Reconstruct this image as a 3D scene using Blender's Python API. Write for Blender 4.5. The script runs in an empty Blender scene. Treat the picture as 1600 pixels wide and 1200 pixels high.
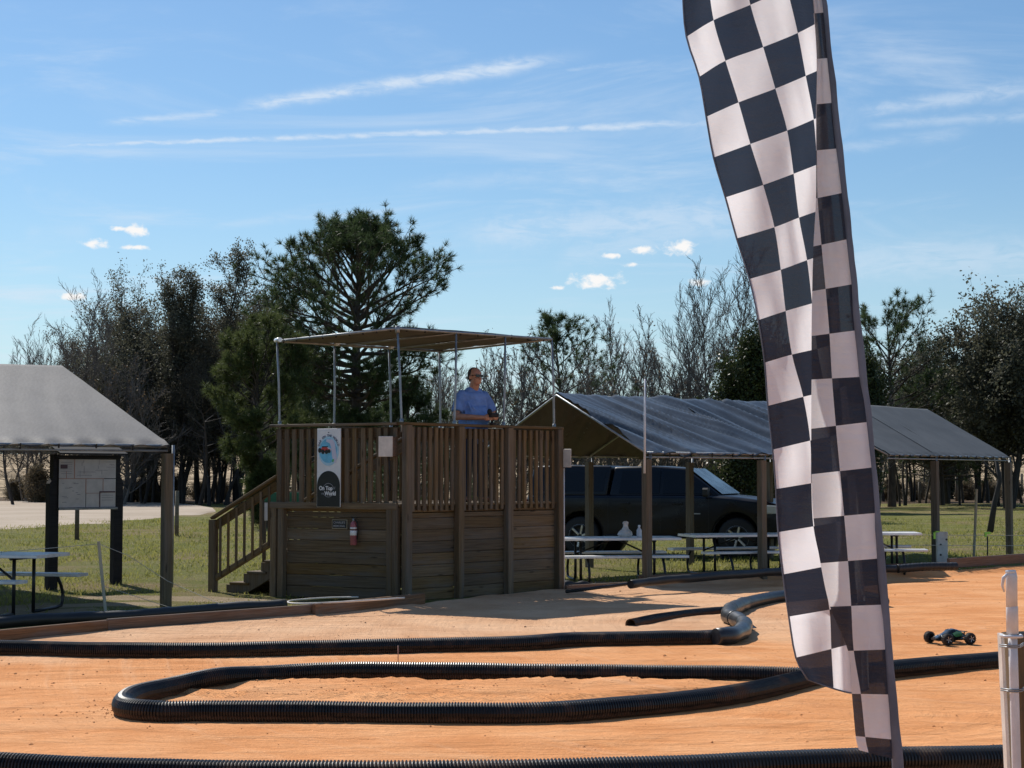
import bpy, bmesh, math, random
import numpy as np
from math import sin, cos, pi, sqrt, atan2, radians
from mathutils import Vector as V, Matrix, noise as mn

S = bpy.context.scene
COL = S.collection
random.seed(7)
RS = np.random.RandomState(7)

# ------------------------------------------------------------------ camera, sky, sun, exposure
F = 2600.0                      # focal length in pixels of the 1600 px wide photograph
EYE = 1.57
TH = math.atan(143.0 / F)
cd = bpy.data.cameras.new('camera')
cam = bpy.data.objects.new('camera', cd)
COL.objects.link(cam)
cd.sensor_width = 36.0
cd.lens = 36.0 * F / 1600.0
cd.clip_start = 0.1
cd.clip_end = 3000
cam.location = (0, 0, EYE)
cam.rotation_euler = (pi / 2 + TH, 0, 0)
S.camera = cam

SUN_EL, SUN_AZ = radians(47), radians(-32)      # the sun stands behind the scene, up on the left
TOSUN = V((sin(SUN_AZ) * cos(SUN_EL), cos(SUN_AZ) * cos(SUN_EL), sin(SUN_EL)))
sl = bpy.data.lights.new('sun', 'SUN')
sl.energy = 4.8
sl.angle = radians(0.55)
sl.color = (1.0, 0.95, 0.87)
so = bpy.data.objects.new('sun', sl)
so.rotation_euler = TOSUN.to_track_quat('Z', 'Y').to_euler()
COL.objects.link(so)

S.view_settings.view_transform = 'Standard'
S.view_settings.look = 'None'
S.view_settings.exposure = 0.0
S.view_settings.gamma = 1
S.view_settings.use_curve_mapping = False
S.cycles.max_bounces = 6
S.cycles.transparent_max_bounces = 12


def ray(px, py):
    x, y = (px - 800) / F, (600 - py) / F
    return V((x, cos(TH) - y * sin(TH), sin(TH) + y * cos(TH)))


def at(px, py, Y):
    d = ray(px, py)
    return V((0, 0, EYE)) + d * (Y / d.y)


def gp(px, py, z=0.0):
    d = ray(px, py)
    return V((0, 0, EYE)) + d * ((z - EYE) / d.z)


class NT:
    """small helper round a node tree"""
    def __init__(s, nt):
        s.nt = nt
        s.n = nt.nodes
        s.l = nt.links

    def node(s, t, **k):
        n = s.n.new(t)
        for a, b in k.items():
            setattr(n, a, b)
        return n

    def put(s, inp, v):
        if v is None:
            return
        if hasattr(v, 'is_output'):
            s.l.new(v, inp)
        else:
            inp.default_value = v

    def math(s, op, a, b=None, c=None, clamp=False):
        n = s.node('ShaderNodeMath', operation=op)
        n.use_clamp = clamp
        s.put(n.inputs[0], a)
        s.put(n.inputs[1], b)
        s.put(n.inputs[2], c)
        return n.outputs[0]

    def vmath(s, op, a, b=None):
        n = s.node('ShaderNodeVectorMath', operation=op)
        s.put(n.inputs[0], a)
        s.put(n.inputs[1], b)
        return n.outputs['Value'] if op in ('DOT_PRODUCT', 'LENGTH') else n.outputs[0]

    def mix(s, f, a, b):
        n = s.node('ShaderNodeMix', data_type='RGBA')
        s.put(n.inputs[0], f)
        s.put(n.inputs[6], c4(a))
        s.put(n.inputs[7], c4(b))
        return n.outputs[2]

    def ramp(s, f, lo, hi, a=0.0, b=1.0):
        n = s.node('ShaderNodeMapRange', interpolation_type='SMOOTHSTEP')
        s.put(n.inputs[0], f)
        s.put(n.inputs[1], lo)
        s.put(n.inputs[2], hi)
        s.put(n.inputs[3], a)
        s.put(n.inputs[4], b)
        return n.outputs[0]

    def noise(s, vec, scale, detail=4, rough=0.55, dist=0.0):
        n = s.node('ShaderNodeTexNoise')
        s.put(n.inputs['Vector'], vec)
        n.inputs['Scale'].default_value = scale
        n.inputs['Detail'].default_value = detail
        n.inputs['Roughness'].default_value = rough
        n.inputs['Distortion'].default_value = dist
        return n.outputs[0]

    def mapping(s, vec, scale=(1, 1, 1), loc=(0, 0, 0), rot=(0, 0, 0)):
        n = s.node('ShaderNodeMapping')
        s.put(n.inputs[0], vec)
        n.inputs[1].default_value = loc
        n.inputs[2].default_value = rot
        n.inputs[3].default_value = scale
        return n.outputs[0]

    def bump(s, h, strength, dist):
        n = s.node('ShaderNodeBump')
        s.put(n.inputs['Height'], h)
        n.inputs['Strength'].default_value = strength
        n.inputs['Distance'].default_value = dist
        return n.outputs[0]

    def xyz(s, v):
        n = s.node('ShaderNodeSeparateXYZ')
        s.l.new(v, n.inputs[0])
        return n.outputs


def c4(c):
    if isinstance(c, tuple) and len(c) == 3:
        return (*c, 1.0)
    return c


# ------------------------------------------------------------------ sky
wd = bpy.data.worlds.new('World')
S.world = wd
wd.use_nodes = True
w = NT(wd.node_tree)
w.n.clear()
sky = w.node('ShaderNodeTexSky', sky_type='NISHITA')
sky.sun_disc = False
sky.sun_elevation = SUN_EL
sky.sun_rotation = SUN_AZ
sky.air_density = 1.15
sky.dust_density = 0.25
sky.ozone_density = 3.5
wdir = w.vmath('NORMALIZE', w.node('ShaderNodeTexCoord').outputs['Generated'])
_x, _y, _z = w.xyz(wdir)
fine = w.noise(w.mapping(wdir, (14, 14, 60)), 3.0, 6, 0.62, 0.6)
fine2 = w.noise(w.mapping(wdir, (30, 30, 30), rot=(0, 0.5, 0)), 3.0, 5, 0.6, 0.4)


def streak(a, b, wid, amp, wmin=0.3):
    da, db = ray(*a).normalized(), ray(*b).normalized()
    n = da.cross(db).normalized()
    t = (db - da).normalized()
    ta, tb = da.dot(t), db.dot(t)
    d = w.vmath('DOT_PRODUCT', wdir, tuple(n))
    d = w.math('ADD', d, w.math('MULTIPLY', w.math('SUBTRACT', fine2, 0.5), wid * 1.2))
    u = w.ramp(w.vmath('DOT_PRODUCT', wdir, tuple(t)), ta, tb, 0, 1)
    env = w.math('MULTIPLY', w.ramp(u, 0.0, 0.12), w.ramp(u, 1.0, 0.8))
    ww = w.math('MULTIPLY_ADD', u, wid * (1 - wmin), wid * wmin)
    g = w.math('DIVIDE', d, ww)
    g = w.math('EXPONENT', w.math('MULTIPLY', w.math('MULTIPLY', g, g), -1.0))
    m = w.math('MULTIPLY', g, env)
    m = w.math('MULTIPLY', m, w.ramp(fine, 0.3, 0.62, 0.25, 1.0))
    fwd = w.ramp(_y, 0.3, 0.6)
    return w.math('MULTIPLY', w.math('MULTIPLY', m, fwd), amp)


cl = streak((285, 181), (985, 76), 0.0042, 0.85, 0.7)
for a in (((130, 195), (400, 172), 0.0024, .6, .8), ((-150, 236), (1420, 182), 0.0027, .75, .35),
          ((860, 112), (1040, 94), 0.0018, .35, .6), ((1290, 184), (1720, 120), 0.0055, .5, .6),
          ((1260, 240), (1560, 198), 0.004, .28, .7), ((1300, 200), (1760, 168), 0.004, .35, .6),
          ((640, 372), (1320, 325), 0.013, .5, .6), ((820, 420), (1220, 325), 0.009, .35, .6), ((560, 300), (1100, 250), 0.006, .22, .6),
          ((300, 358), (560, 325), 0.0035, .22, .7), ((1240, 415), (1750, 395), 0.012, .4, .8),
          ((20, 372), (170, 356), 0.006, .16, .8), ((1180, 325), (1420, 315), 0.002, .2, .6)):
    cl = w.math('MAXIMUM', cl, streak(*a))
lump = w.noise(w.mapping(wdir, (1, 1, 1.6)), 130.0, 4, 0.6, 0.3)
# thin veil of cirrus all over the sky, thicker low down
dome = w.node('ShaderNodeCombineXYZ')
zz = w.math('ADD', w.math('ABSOLUTE', _z), 0.12)
w.put(dome.inputs[0], w.math('DIVIDE', _x, zz))
w.put(dome.inputs[1], w.math('DIVIDE', _y, zz))
veil = w.noise(w.mapping(dome.outputs[0], (0.8, 1.5, 1), rot=(0, 0, 0.35)), 1.5, 7, 0.62, 1.2)
veil = w.math('MULTIPLY', w.ramp(veil, 0.45, 0.78), w.ramp(_z, 0.62, 0.0, 0.15, 0.62))
cl = w.math('MAXIMUM', cl, veil)
tint = w.vmath('MULTIPLY', sky.outputs[0], (0.80, 0.955, 1.06))
base = w.mix(w.ramp(_z, 0.20, 0.0, 0.0, 0.42), tint, (6.3, 8.1, 9.3))
col = w.mix(cl, base, (7.2, 8.2, 9.4))
# small fair-weather puffs
puff = None
for px, py, wx, wy in ((148, 380, 24, 8), (214, 360, 24, 10), (186, 357, 12, 5), (212, 386, 22, 5), (112, 463, 24, 8),
                       (930, 438, 44, 15), (1006, 391, 24, 9), (1064, 386, 28, 13), (956, 400, 16, 5),
                       (985, 414, 14, 5), (1092, 440, 18, 8), (872, 450, 14, 4)):
    c = ray(px, py).normalized()
    d = w.vmath('SUBTRACT', wdir, tuple(c))
    d = w.vmath('MULTIPLY', d, (F / wx, F / wx, F / wy))
    m = w.math('SUBTRACT', 2.35, w.math('ADD', w.vmath('LENGTH', d), w.math('MULTIPLY', lump, 2.6)))
    m = w.ramp(m, 0.0, 0.95)
    puff = m if puff is None else w.math('MAXIMUM', puff, m)
col = w.mix(puff, col, (9.8, 9.7, 9.6))
bg = w.node('ShaderNodeBackground')
w.put(bg.inputs[0], col)
bg.inputs[1].default_value = 0.098
w.l.new(bg.outputs[0], w.node('ShaderNodeOutputWorld').inputs[0])


# ------------------------------------------------------------------ materials
def newmat(name):
    m = bpy.data.materials.new(name)
    m.use_nodes = True
    t = NT(m.node_tree)
    b = t.n['Principled BSDF']
    return m, t, b


def plain(name, col, rough=0.6, metal=0.0, var=0.15, nscale=6.0, bump=0.0, bscale=60.0, spec=0.5, coat=0.0, objvar=0.0, stretch=(1, 1, 1)):
    m, t, b = newmat(name)
    co = t.node('ShaderNodeTexCoord').outputs['Object']
    co = t.mapping(co, stretch)
    n = t.noise(co, nscale, 5, 0.6)
    dark = tuple(c * (1 - var) for c in col)
    lite = tuple(min(1, c * (1 + var)) for c in col)
    cc = t.mix(t.ramp(n, 0.3, 0.7), dark, lite)
    if objvar:
        r = t.node('ShaderNodeObjectInfo').outputs['Random']
        h = t.node('ShaderNodeHueSaturation')
        t.put(h.inputs['Color'], cc)
        t.put(h.inputs['Value'], t.math('MULTIPLY_ADD', r, 2 * objvar, 1 - objvar))
        cc = h.outputs[0]
    t.put(b.inputs['Base Color'], cc)
    t.put(b.inputs['Roughness'], t.ramp(n, 0.2, 0.8, max(0.02, rough - 0.08), min(1, rough + 0.08)))
    b.inputs['Metallic'].default_value = metal
    b.inputs['Specular IOR Level'].default_value = spec
    b.inputs['Coat Weight'].default_value = coat
    if bump:
        t.put(b.inputs['Normal'], t.bump(t.noise(co, bscale, 4), 0.6, bump))
    return m


def woodmat(name, c1, c2, axis=0, objvar=0.22, rough=0.75, knots=True):
    """sawn timber: grain runs along the object's long way (axis is used through the generated box)"""
    m, t, b = newmat(name)
    tc = t.node('ShaderNodeTexCoord')
    uv = tc.outputs['UV']
    oi = t.node('ShaderNodeObjectInfo').outputs['Random']
    off = t.node('ShaderNodeCombineXYZ')
    t.put(off.inputs[0], t.math('MULTIPLY', oi, 37.0))
    t.put(off.inputs[1], t.math('MULTIPLY', oi, 11.0))
    v = t.vmath('ADD', uv, off.outputs[0])
    g = t.noise(t.mapping(v, (1.2, 42, 1)), 1.6, 6, 0.65, 0.5)
    g2 = t.noise(t.mapping(v, (0.5, 3.5, 1)), 2.2, 4, 0.6)
    cc = t.mix(t.ramp(g, 0.3, 0.72), c1, c2)
    grey = tuple(sum(c2) / 3 * k for k in (1.02, 0.98, 0.92))
    cc = t.mix(t.ramp(g2, 0.42, 0.75, 0, 0.6), cc, grey)
    if knots:
        vo = t.node('ShaderNodeTexVoronoi')
        t.put(vo.inputs['Vector'], t.mapping(v, (2.0, 9.0, 1)))
        vo.inputs['Scale'].default_value = 1.0
        cc = t.mix(t.ramp(vo.outputs['Distance'], 0.16, 0.05, 0, 0.8), cc, tuple(c * 0.35 for c in c1))
    h = t.node('ShaderNodeHueSaturation')
    t.put(h.inputs['Color'], cc)
    t.put(h.inputs['Value'], t.math('MULTIPLY_ADD', oi, 2 * objvar, 1 - objvar))
    t.put(h.inputs['Saturation'], t.math('MULTIPLY_ADD', t.math('FRACT', t.math('MULTIPLY', oi, 7.3)), 0.4, 0.8))
    t.put(b.inputs['Base Color'], h.outputs[0])
    b.inputs['Roughness'].default_value = rough
    b.inputs['Specular IOR Level'].default_value = 0.3
    t.put(b.inputs['Normal'], t.bump(g, 0.5, 0.003))
    return m


def fabric(name, col, trans=0.25, rough=0.6, spec=0.3, var=0.12):
    m, t, b = newmat(name)
    co = t.node('ShaderNodeTexCoord').outputs['Object']
    n = t.noise(co, 2.5, 5, 0.6)
    n2 = t.noise(co, 0.8, 3, 0.5)
    cc = t.mix(t.ramp(n, 0.3, 0.7), tuple(c * (1 - var) for c in col), tuple(c * (1 + var) for c in col))
    cc = t.mix(t.ramp(n2, 0.45, 0.7, 0, 0.35), cc, tuple(c * 0.75 for c in col))
    t.put(b.inputs['Base Color'], cc)
    b.inputs['Roughness'].default_value = rough
    b.inputs['Specular IOR Level'].default_value = spec
    t.put(b.inputs['Normal'], t.bump(t.noise(co, 22, 4), 0.35, 0.006))
    tr = t.node('ShaderNodeBsdfTranslucent')
    t.put(tr.inputs[0], cc)
    mx = t.node('ShaderNodeMixShader')
    mx.inputs[0].default_value = trans
    t.l.new(b.outputs[0], mx.inputs[1])
    t.l.new(tr.outputs[0], mx.inputs[2])
    t.l.new(mx.outputs[0], t.n['Material Output'].inputs[0])
    return m


def leafmat(name, c1, c2, trans=0.35, rough=0.5):
    m, t, b = newmat(name)
    co = t.node('ShaderNodeTexCoord').outputs['Object']
    b.inputs['Specular IOR Level'].default_value = 0.18
    n = t.noise(co, 0.9, 3, 0.6)
    g = t.node('ShaderNodeNewGeometry').outputs['Random Per Island']
    f = t.math('ADD', t.math('MULTIPLY', t.ramp(n, 0.3, 0.7), 0.6), t.math('MULTIPLY', g, 0.4))
    cc = t.mix(f, c1, c2)
    t.put(b.inputs['Base Color'], cc)
    b.inputs['Roughness'].default_value = rough
    tr = t.node('ShaderNodeBsdfTranslucent')
    t.put(tr.inputs[0], t.mix(0.5, cc, tuple(c * 1.6 for c in c2)))
    mx = t.node('ShaderNodeMixShader')
    mx.inputs[0].default_value = trans
    t.l.new(b.outputs[0], mx.inputs[1])
    t.l.new(tr.outputs[0], mx.inputs[2])
    t.l.new(mx.outputs[0], t.n['Material Output'].inputs[0])
    return m


M = {}
M['wood'] = woodmat('treated_wood', (0.094, 0.059, 0.028), (0.196, 0.132, 0.066))
M['wood2'] = woodmat('weathered_wood', (0.16, 0.115, 0.07), (0.32, 0.25, 0.17))
M['board'] = woodmat('dusty_board', (0.11, 0.058, 0.034), (0.23, 0.135, 0.08))
M['postwood'] = woodmat('tent_post_wood', (0.085, 0.066, 0.045), (0.18, 0.145, 0.10))
M['stake'] = woodmat('stake_wood', (0.33, 0.27, 0.18), (0.52, 0.45, 0.33))
M['blackwood'] = woodmat('black_stained_wood', (0.010, 0.010, 0.013), (0.026, 0.026, 0.030), knots=False)
M['pipe'] = plain('black_corrugated_plastic', (0.007, 0.007, 0.008), 0.36, var=0.35, nscale=4, spec=0.55)
def dusty(name, col, rough):
    m, t, b = newmat(name)
    tc = t.node('ShaderNodeTexCoord')
    co = tc.outputs['Object']
    zc = t.xyz(co)[2]
    n = t.noise(co, 5.0, 6, 0.7)
    n2_ = t.noise(co, 1.1, 4, 0.6)
    d = t.math('MULTIPLY', t.ramp(n, 0.46, 0.72), t.ramp(n2_, 0.35, 0.65, 0.12, 0.5))
    low = t.ramp(t.math('ADD', zc, t.math('MULTIPLY', t.math('SUBTRACT', n, 0.5), 0.05)), 0.045, 0.012, 0, 0.8)
    f = t.math('MAXIMUM', d, low)
    t.put(b.inputs['Base Color'], t.mix(f, col, (0.20, 0.105, 0.055)))
    t.put(b.inputs['Roughness'], t.ramp(f, 0, 0.6, rough, 0.85))
    return m


M['pipe'] = dusty('dusty_black_corrugated_plastic', (0.007, 0.007, 0.008), 0.36)
M['pipe_smooth'] = plain('worn_black_plastic', (0.016, 0.017, 0.019), 0.4, var=0.35, nscale=8, spec=0.6)
M['edging'] = plain('black_edging_plastic', (0.016, 0.016, 0.017), 0.5, var=0.3)
M['coupler'] = plain('grey_coupler_plastic', (0.024, 0.026, 0.029), 0.36, var=0.3, nscale=9, spec=0.6)
M['galv'] = plain('galvanised_steel', (0.30, 0.315, 0.325), 0.5, metal=0.75, var=0.2, nscale=9)
M['bright'] = plain('bright_fitting', (0.75, 0.76, 0.77), 0.3, metal=0.4, var=0.1)
M['blacksteel'] = plain('black_steel', (0.014, 0.014, 0.015), 0.42, var=0.3)
M['alu'] = plain('table_plank_aluminium', (0.76, 0.75, 0.74), 0.42, metal=0.25, var=0.12, nscale=5, objvar=0.08)
M['tarp_left'] = fabric('pale_grey_tarp', (0.105, 0.10, 0.10), 0.10, 0.6, 0.3)
M['tarp_mid'] = fabric('blue_grey_tarp', (0.070, 0.078, 0.086), 0.04, 0.32, 0.7, 0.3)
M['tarp_right'] = fabric('dark_grey_tarp', (0.105, 0.105, 0.10), 0.06, 0.6, 0.3)
M['tarp_under'] = fabric('brown_tarp_lining', (0.088, 0.083, 0.076), 0.08, 0.75, 0.2)
M['tarp_deck'] = fabric('tan_canopy_cloth', (0.125, 0.117, 0.110), 0.12, 0.75, 0.2)
M['seam'] = plain('dark_seam', (0.02, 0.018, 0.016), 0.8)
M['white'] = plain('white_paint', (0.78, 0.78, 0.78), 0.45, var=0.05)
M['pvc'] = plain('white_pvc', (0.66, 0.66, 0.68), 0.35, var=0.10, nscale=12, spec=0.5)
M['dusty_pvc'] = plain('dusty_white_plastic', (0.66, 0.60, 0.54), 0.5, var=0.12, nscale=9)
M['sign_black'] = plain('sign_black', (0.008, 0.008, 0.010), 0.4, var=0.1)
M['sign_text'] = plain('sign_lettering', (0.75, 0.75, 0.76), 0.5, var=0.03)
M['sign_dim'] = plain('sign_grey_ink', (0.30, 0.30, 0.32), 0.5, var=0.05)
M['sign_ink'] = plain('sign_navy_ink', (0.10, 0.12, 0.20), 0.5, var=0.05)
M['sign_blue'] = plain('sign_blue_print', (0.16, 0.50, 0.72), 0.5, var=0.15, nscale=14)
M['sign_blue2'] = plain('sign_pale_blue_print', (0.42, 0.66, 0.80), 0.5, var=0.08, nscale=14)
M['sign_pink'] = plain('sign_lilac_print', (0.62, 0.60, 0.72), 0.5, var=0.06)
M['sign_red'] = plain('sign_red_print', (0.55, 0.06, 0.05), 0.5, var=0.05)
M['sign_greenink'] = plain('sign_green_print', (0.12, 0.42, 0.2), 0.5, var=0.05)
M['ext_red'] = plain('faded_red_enamel', (0.34, 0.10, 0.11), 0.35, var=0.2, nscale=14)
M['rubber'] = plain('black_rubber', (0.014, 0.013, 0.013), 0.75, var=0.3, nscale=30)
M['rim'] = plain('alloy_rim', (0.55, 0.56, 0.57), 0.3, metal=0.7, var=0.1)
M['green_sign'] = plain('green_sign_paint', (0.02, 0.17, 0.09), 0.5)
M['lime'] = plain('lime_insulator', (0.36, 0.75, 0.08), 0.45, var=0.1)
M['cord'] = plain('pale_cord', (0.55, 0.50, 0.42), 0.8, var=0.1)
M['paper'] = plain('sun_bleached_paper', (0.52, 0.49, 0.47), 0.7, var=0.08, nscale=7, objvar=0.1)
M['maproad'] = plain('map_road_print', (0.42, 0.24, 0.19), 0.7, var=0.1)
M['mapdark'] = plain('map_dark_print', (0.10, 0.06, 0.07), 0.7, var=0.1)
M['maptext'] = plain('map_text_print', (0.30, 0.28, 0.30), 0.7, var=0.2, nscale=60)


# ------------------------------------------------------------------ mesh helpers
class B:
    """collects verts / faces / uvs / material indices of ONE mesh object"""
    def __init__(s):
        s.v, s.f, s.uv, s.mi, s.sm = [], [], [], [], []

    def add(s, vs, fs, uvs=None, mi=0, smooth=False):
        o = len(s.v)
        s.v += [tuple(p) for p in vs]
        for i, f in enumerate(fs):
            s.f.append(tuple(o + k for k in f))
            s.uv.append(uvs[i] if uvs else None)
            s.mi.append(mi)
            s.sm.append(smooth)
        return s

    def beam(s, a, b, w, h, up=(0, 0, 1), ch=0.004, mi=0):
        """chamfered timber from a to b; w across, h along up"""
        a, b = V(a), V(b)
        d = (b - a).normalized()
        upv = V(up)
        sd = d.cross(upv)
        if sd.length < 1e-4:
            sd = d.cross(V((0, 1, 0)))
        sd.normalize()
        u = sd.cross(d).normalized()
        ch = min(ch, w * 0.3, h * 0.3)
        W, H = w / 2, h / 2
        pr = [(-W + ch, -H), (W - ch, -H), (W, -H + ch), (W, H - ch), (W - ch, H), (-W + ch, H), (-W, H - ch), (-W, -H + ch)]
        vs = [a + sd * x + u * y for x, y in pr] + [b + sd * x + u * y for x, y in pr]
        L = (b - a).length
        fs, uv = [], []
        acc = 0.0
        for i in range(8):
            j = (i + 1) % 8
            st = sqrt((pr[i][0] - pr[j][0]) ** 2 + (pr[i][1] - pr[j][1]) ** 2)
            fs.append((i, j, 8 + j, 8 + i))
            uv.append([(0, acc), (0, acc + st), (L, acc + st), (L, acc)])
            acc += st
        fs.append(tuple(range(7, -1, -1)))
        uv.append([(x, y) for x, y in reversed(pr)])
        fs.append(tuple(range(8, 16)))
        uv.append([(x, y) for x, y in pr])
        return s.add(vs, fs, uv, mi)

    def box(s, c, size, ax=None, ch=0.003, mi=0):
        """box centred at c; ax = optional unit vector of its x side (in plan)"""
        c = V(c)
        x = V(ax).normalized() if ax is not None else V((1, 0, 0))
        return s.beam(c - x * size[0] / 2, c + x * size[0] / 2, size[1], size[2], ch=ch, mi=mi)

    def tube(s, pts, r, k=8, cap=True, mi=0, smooth=True, uvs=1.0):
        pts = [V(p) for p in pts]
        n = len(pts)
        rr = r if isinstance(r, (list, tuple)) else [r] * n
        d0 = (pts[1] - pts[0]).normalized()
        nrm = d0.cross(V((0, 0, 1)))
        if nrm.length < 1e-3:
            nrm = d0.cross(V((0, 1, 0)))
        nrm.normalize()
        vs = []
        for i, p in enumerate(pts):
            d = (pts[min(i + 1, n - 1)] - pts[max(i - 1, 0)]).normalized()
            nrm = (nrm - d * nrm.dot(d))
            if nrm.length < 1e-5:
                nrm = d.cross(V((0, 1, 0)))
            nrm.normalize()
            bi = d.cross(nrm)
            for j in range(k):
                a = 2 * pi * j / k
                vs.append(p + (nrm * cos(a) + bi * sin(a)) * rr[i])
        fs = []
        for i in range(n - 1):
            for j in range(k):
                q = (j + 1) % k
                fs.append((i * k + j, i * k + q, (i + 1) * k + q, (i + 1) * k + j))
        s.add(vs, fs, None, mi, smooth)
        if cap:
            o = len(s.v) - len(vs)
            for base, rev in ((0, True), ((n - 1) * k, False)):
                f = [o + base + j for j in range(k)]
                s.f.append(tuple(reversed(f)) if rev else tuple(f))
                s.uv.append(None)
                s.mi.append(mi)
                s.sm.append(False)
        return s

    def lathe(s, prof, k=16, origin=(0, 0, 0), axis='z', mi=0, smooth=True):
        """prof = [(r, h)] turned round the axis"""
        vs = []
        for r, h in prof:
            for j in range(k):
                a = 2 * pi * j / k
                if axis == 'z':
                    p = (r * cos(a), r * sin(a), h)
                elif axis == 'y':
                    p = (r * cos(a), h, r * sin(a))
                else:
                    p = (h, r * cos(a), r * sin(a))
                vs.append((p[0] + origin[0], p[1] + origin[1], p[2] + origin[2]))
        fs = []
        for i in range(len(prof) - 1):
            for j in range(k):
                q = (j + 1) % k
                fs.append((i * k + j, i * k + q, (i + 1) * k + q, (i + 1) * k + j))
        return s.add(vs, fs, None, mi, smooth)

    def poly(s, pts, thick, n, mi=0):
        """flat outline pts extruded by thick along n"""
        n = V(n)
        pts = [V(p) for p in pts]
        k = len(pts)
        vs = pts + [p + n * thick for p in pts]
        fs = [tuple(range(k - 1, -1, -1)), tuple(range(k, 2 * k))]
        for i in range(k):
            j = (i + 1) % k
            fs.append((i, j, k + j, k + i))
        uv = []
        x = (pts[1] - pts[0]).normalized()
        y = n.normalized().cross(x)
        for f in fs:
            uv.append([((vs[q]).dot(x), (vs[q]).dot(y) + (vs[q]).dot(n.normalized())) for q in f])
        return s.add(vs, fs, uv, mi)

    def obj(s, name, mats, parent=None, org=None, kind=None, smooth=None):
        if not isinstance(mats, (list, tuple)):
            mats = [mats]
        me = bpy.data.meshes.new(name)
        o3 = org if org is not None else (parent.get('_o') if parent is not None and parent.get('_o') is not None else (0, 0, 0))
        ox, oy, oz = o3
        me.from_pydata([(x - ox, y - oy, z - oz) for x, y, z in s.v], [], s.f)
        for m in mats:
            me.materials.append(m)
        me.polygons.foreach_set('material_index', s.mi)
        me.polygons.foreach_set('use_smooth', [bool(x) if smooth is None else smooth for x in s.sm])
        uvl = me.uv_layers.new(name='UVMap')
        dat = []
        for f, u in zip(s.f, s.uv):
            if u:
                for q in u:
                    dat += [q[0], q[1]]
            else:
                for q in f:
                    x, y, z = s.v[q]
                    dat += [x + y, z]
        uvl.data.foreach_set('uv', dat)
        ob = bpy.data.objects.new(name, me)
        COL.objects.link(ob)
        if parent is not None:
            ob.parent = parent
            if parent.type == 'MESH' and org is None and parent.get('_o') is not None:
                pass
            ob['_o'] = tuple(o3)
        else:
            ob.location = o3
            ob['_o'] = tuple(o3)
        if kind:
            ob['kind'] = kind
        return ob


def thing(name, label, cat, loc=(0, 0, 0), group=None, rz=0.0):
    o = bpy.data.objects.new(name, None)
    o.empty_display_size = 0.2
    COL.objects.link(o)
    o.location = loc
    o.rotation_euler = (0, 0, rz)
    o['_o'] = tuple(loc)
    tag(o, label, cat, group)
    return o


def tag(o, label=None, cat=None, group=None, kind=None):
    if label:
        o['label'] = label
    if cat:
        o['category'] = cat
    if group:
        o['group'] = group
    if kind:
        o['kind'] = kind
    return o


def local(o):
    """parts of this thing are given in its own local coordinates"""
    o['_o'] = (0.0, 0.0, 0.0)
    return o


def dup(root, loc=None, rz=None, label=None, scale=None, group=None, parent=None):
    c = root.copy()
    COL.objects.link(c)
    if parent is not None:
        c.parent = parent
    if loc is not None:
        c.location = loc
    if rz is not None:
        c.rotation_euler = (0, 0, rz)
    if scale is not None:
        c.scale = scale if isinstance(scale, (tuple, list)) else (scale,) * 3
    if label:
        c['label'] = label
    if group:
        c['group'] = group
    for ch in root.children:
        dup(ch, parent=c)
    return c


def npmesh(name, verts, faces, mat, parent=None, loc=(0, 0, 0), smooth=False, k=None, mi=None):
    """fast mesh: verts (n,3) array, faces (m,k) array"""
    me = bpy.data.meshes.new(name)
    nv, nf, k = len(verts), len(faces), faces.shape[1]
    me.vertices.add(nv)
    me.vertices.foreach_set('co', np.asarray(verts, np.float32).ravel())
    me.loops.add(nf * k)
    me.loops.foreach_set('vertex_index', np.asarray(faces, np.int32).ravel())
    me.polygons.add(nf)
    me.polygons.foreach_set('loop_start', np.arange(0, nf * k, k, dtype=np.int32))
    for m in (mat if isinstance(mat, (list, tuple)) else [mat]):
        me.materials.append(m)
    me.polygons.foreach_set('use_smooth', np.full(nf, smooth, bool))
    if mi is not None:
        me.polygons.foreach_set('material_index', np.asarray(mi, np.int32))
    me.update(calc_edges=True)
    ob = bpy.data.objects.new(name, me)
    COL.objects.link(ob)
    if parent is not None:
        ob.parent = parent
    ob.location = loc
    return ob


def text_part(name, txt, size, mat, parent, pos, right, up, depth=0.002, offset=0.0, align='CENTER', sx=1.0):
    """flat lettering standing on a surface: pos world, right/up unit vectors"""
    cu = bpy.data.curves.new(name, 'FONT')
    cu.body = txt
    cu.size = size
    cu.extrude = depth
    cu.offset = offset
    cu.align_x = align
    cu.align_y = 'CENTER'
    to = bpy.data.objects.new(name, cu)
    COL.objects.link(to)
    dg = bpy.context.evaluated_depsgraph_get()
    me = bpy.data.meshes.new_from_object(to.evaluated_get(dg))
    bpy.data.objects.remove(to)
    bpy.data.curves.remove(cu)
    R, U = V(right).normalized(), V(up).normalized()
    N = R.cross(U)
    mat4 = Matrix(((R.x * sx, U.x, N.x, pos[0]), (R.y * sx, U.y, N.y, pos[1]), (R.z * sx, U.z, N.z, pos[2]), (0, 0, 0, 1)))
    po = parent.get('_o') or (0, 0, 0)
    me.transform(Matrix.Translation(-V(po)) @ mat4)
    me.materials.clear()
    me.materials.append(mat)
    ob = bpy.data.objects.new(name, me)
    COL.objects.link(ob)
    ob.parent = parent
    ob['_o'] = tuple(po)
    return ob
# ------------------------------------------------------------------ ground, track, road
EDGE = [(-2600, 1250), (-900, 1100), (-300, 1040), (0, 1003), (245, 984), (490, 964), (500, 963), (660, 945), (720, 939), (790, 930), (878, 923),
        (1000, 917), (1220, 903), (1385, 900), (1480, 898), (1600, 889), (1900, 870), (2600, 840)]
EP = [gp(*p) for p in EDGE]
EX = np.array([p.x for p in EP])
EY = np.array([p.y for p in EP])


def yb(x):
    return np.interp(x, EX, EY)


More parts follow.
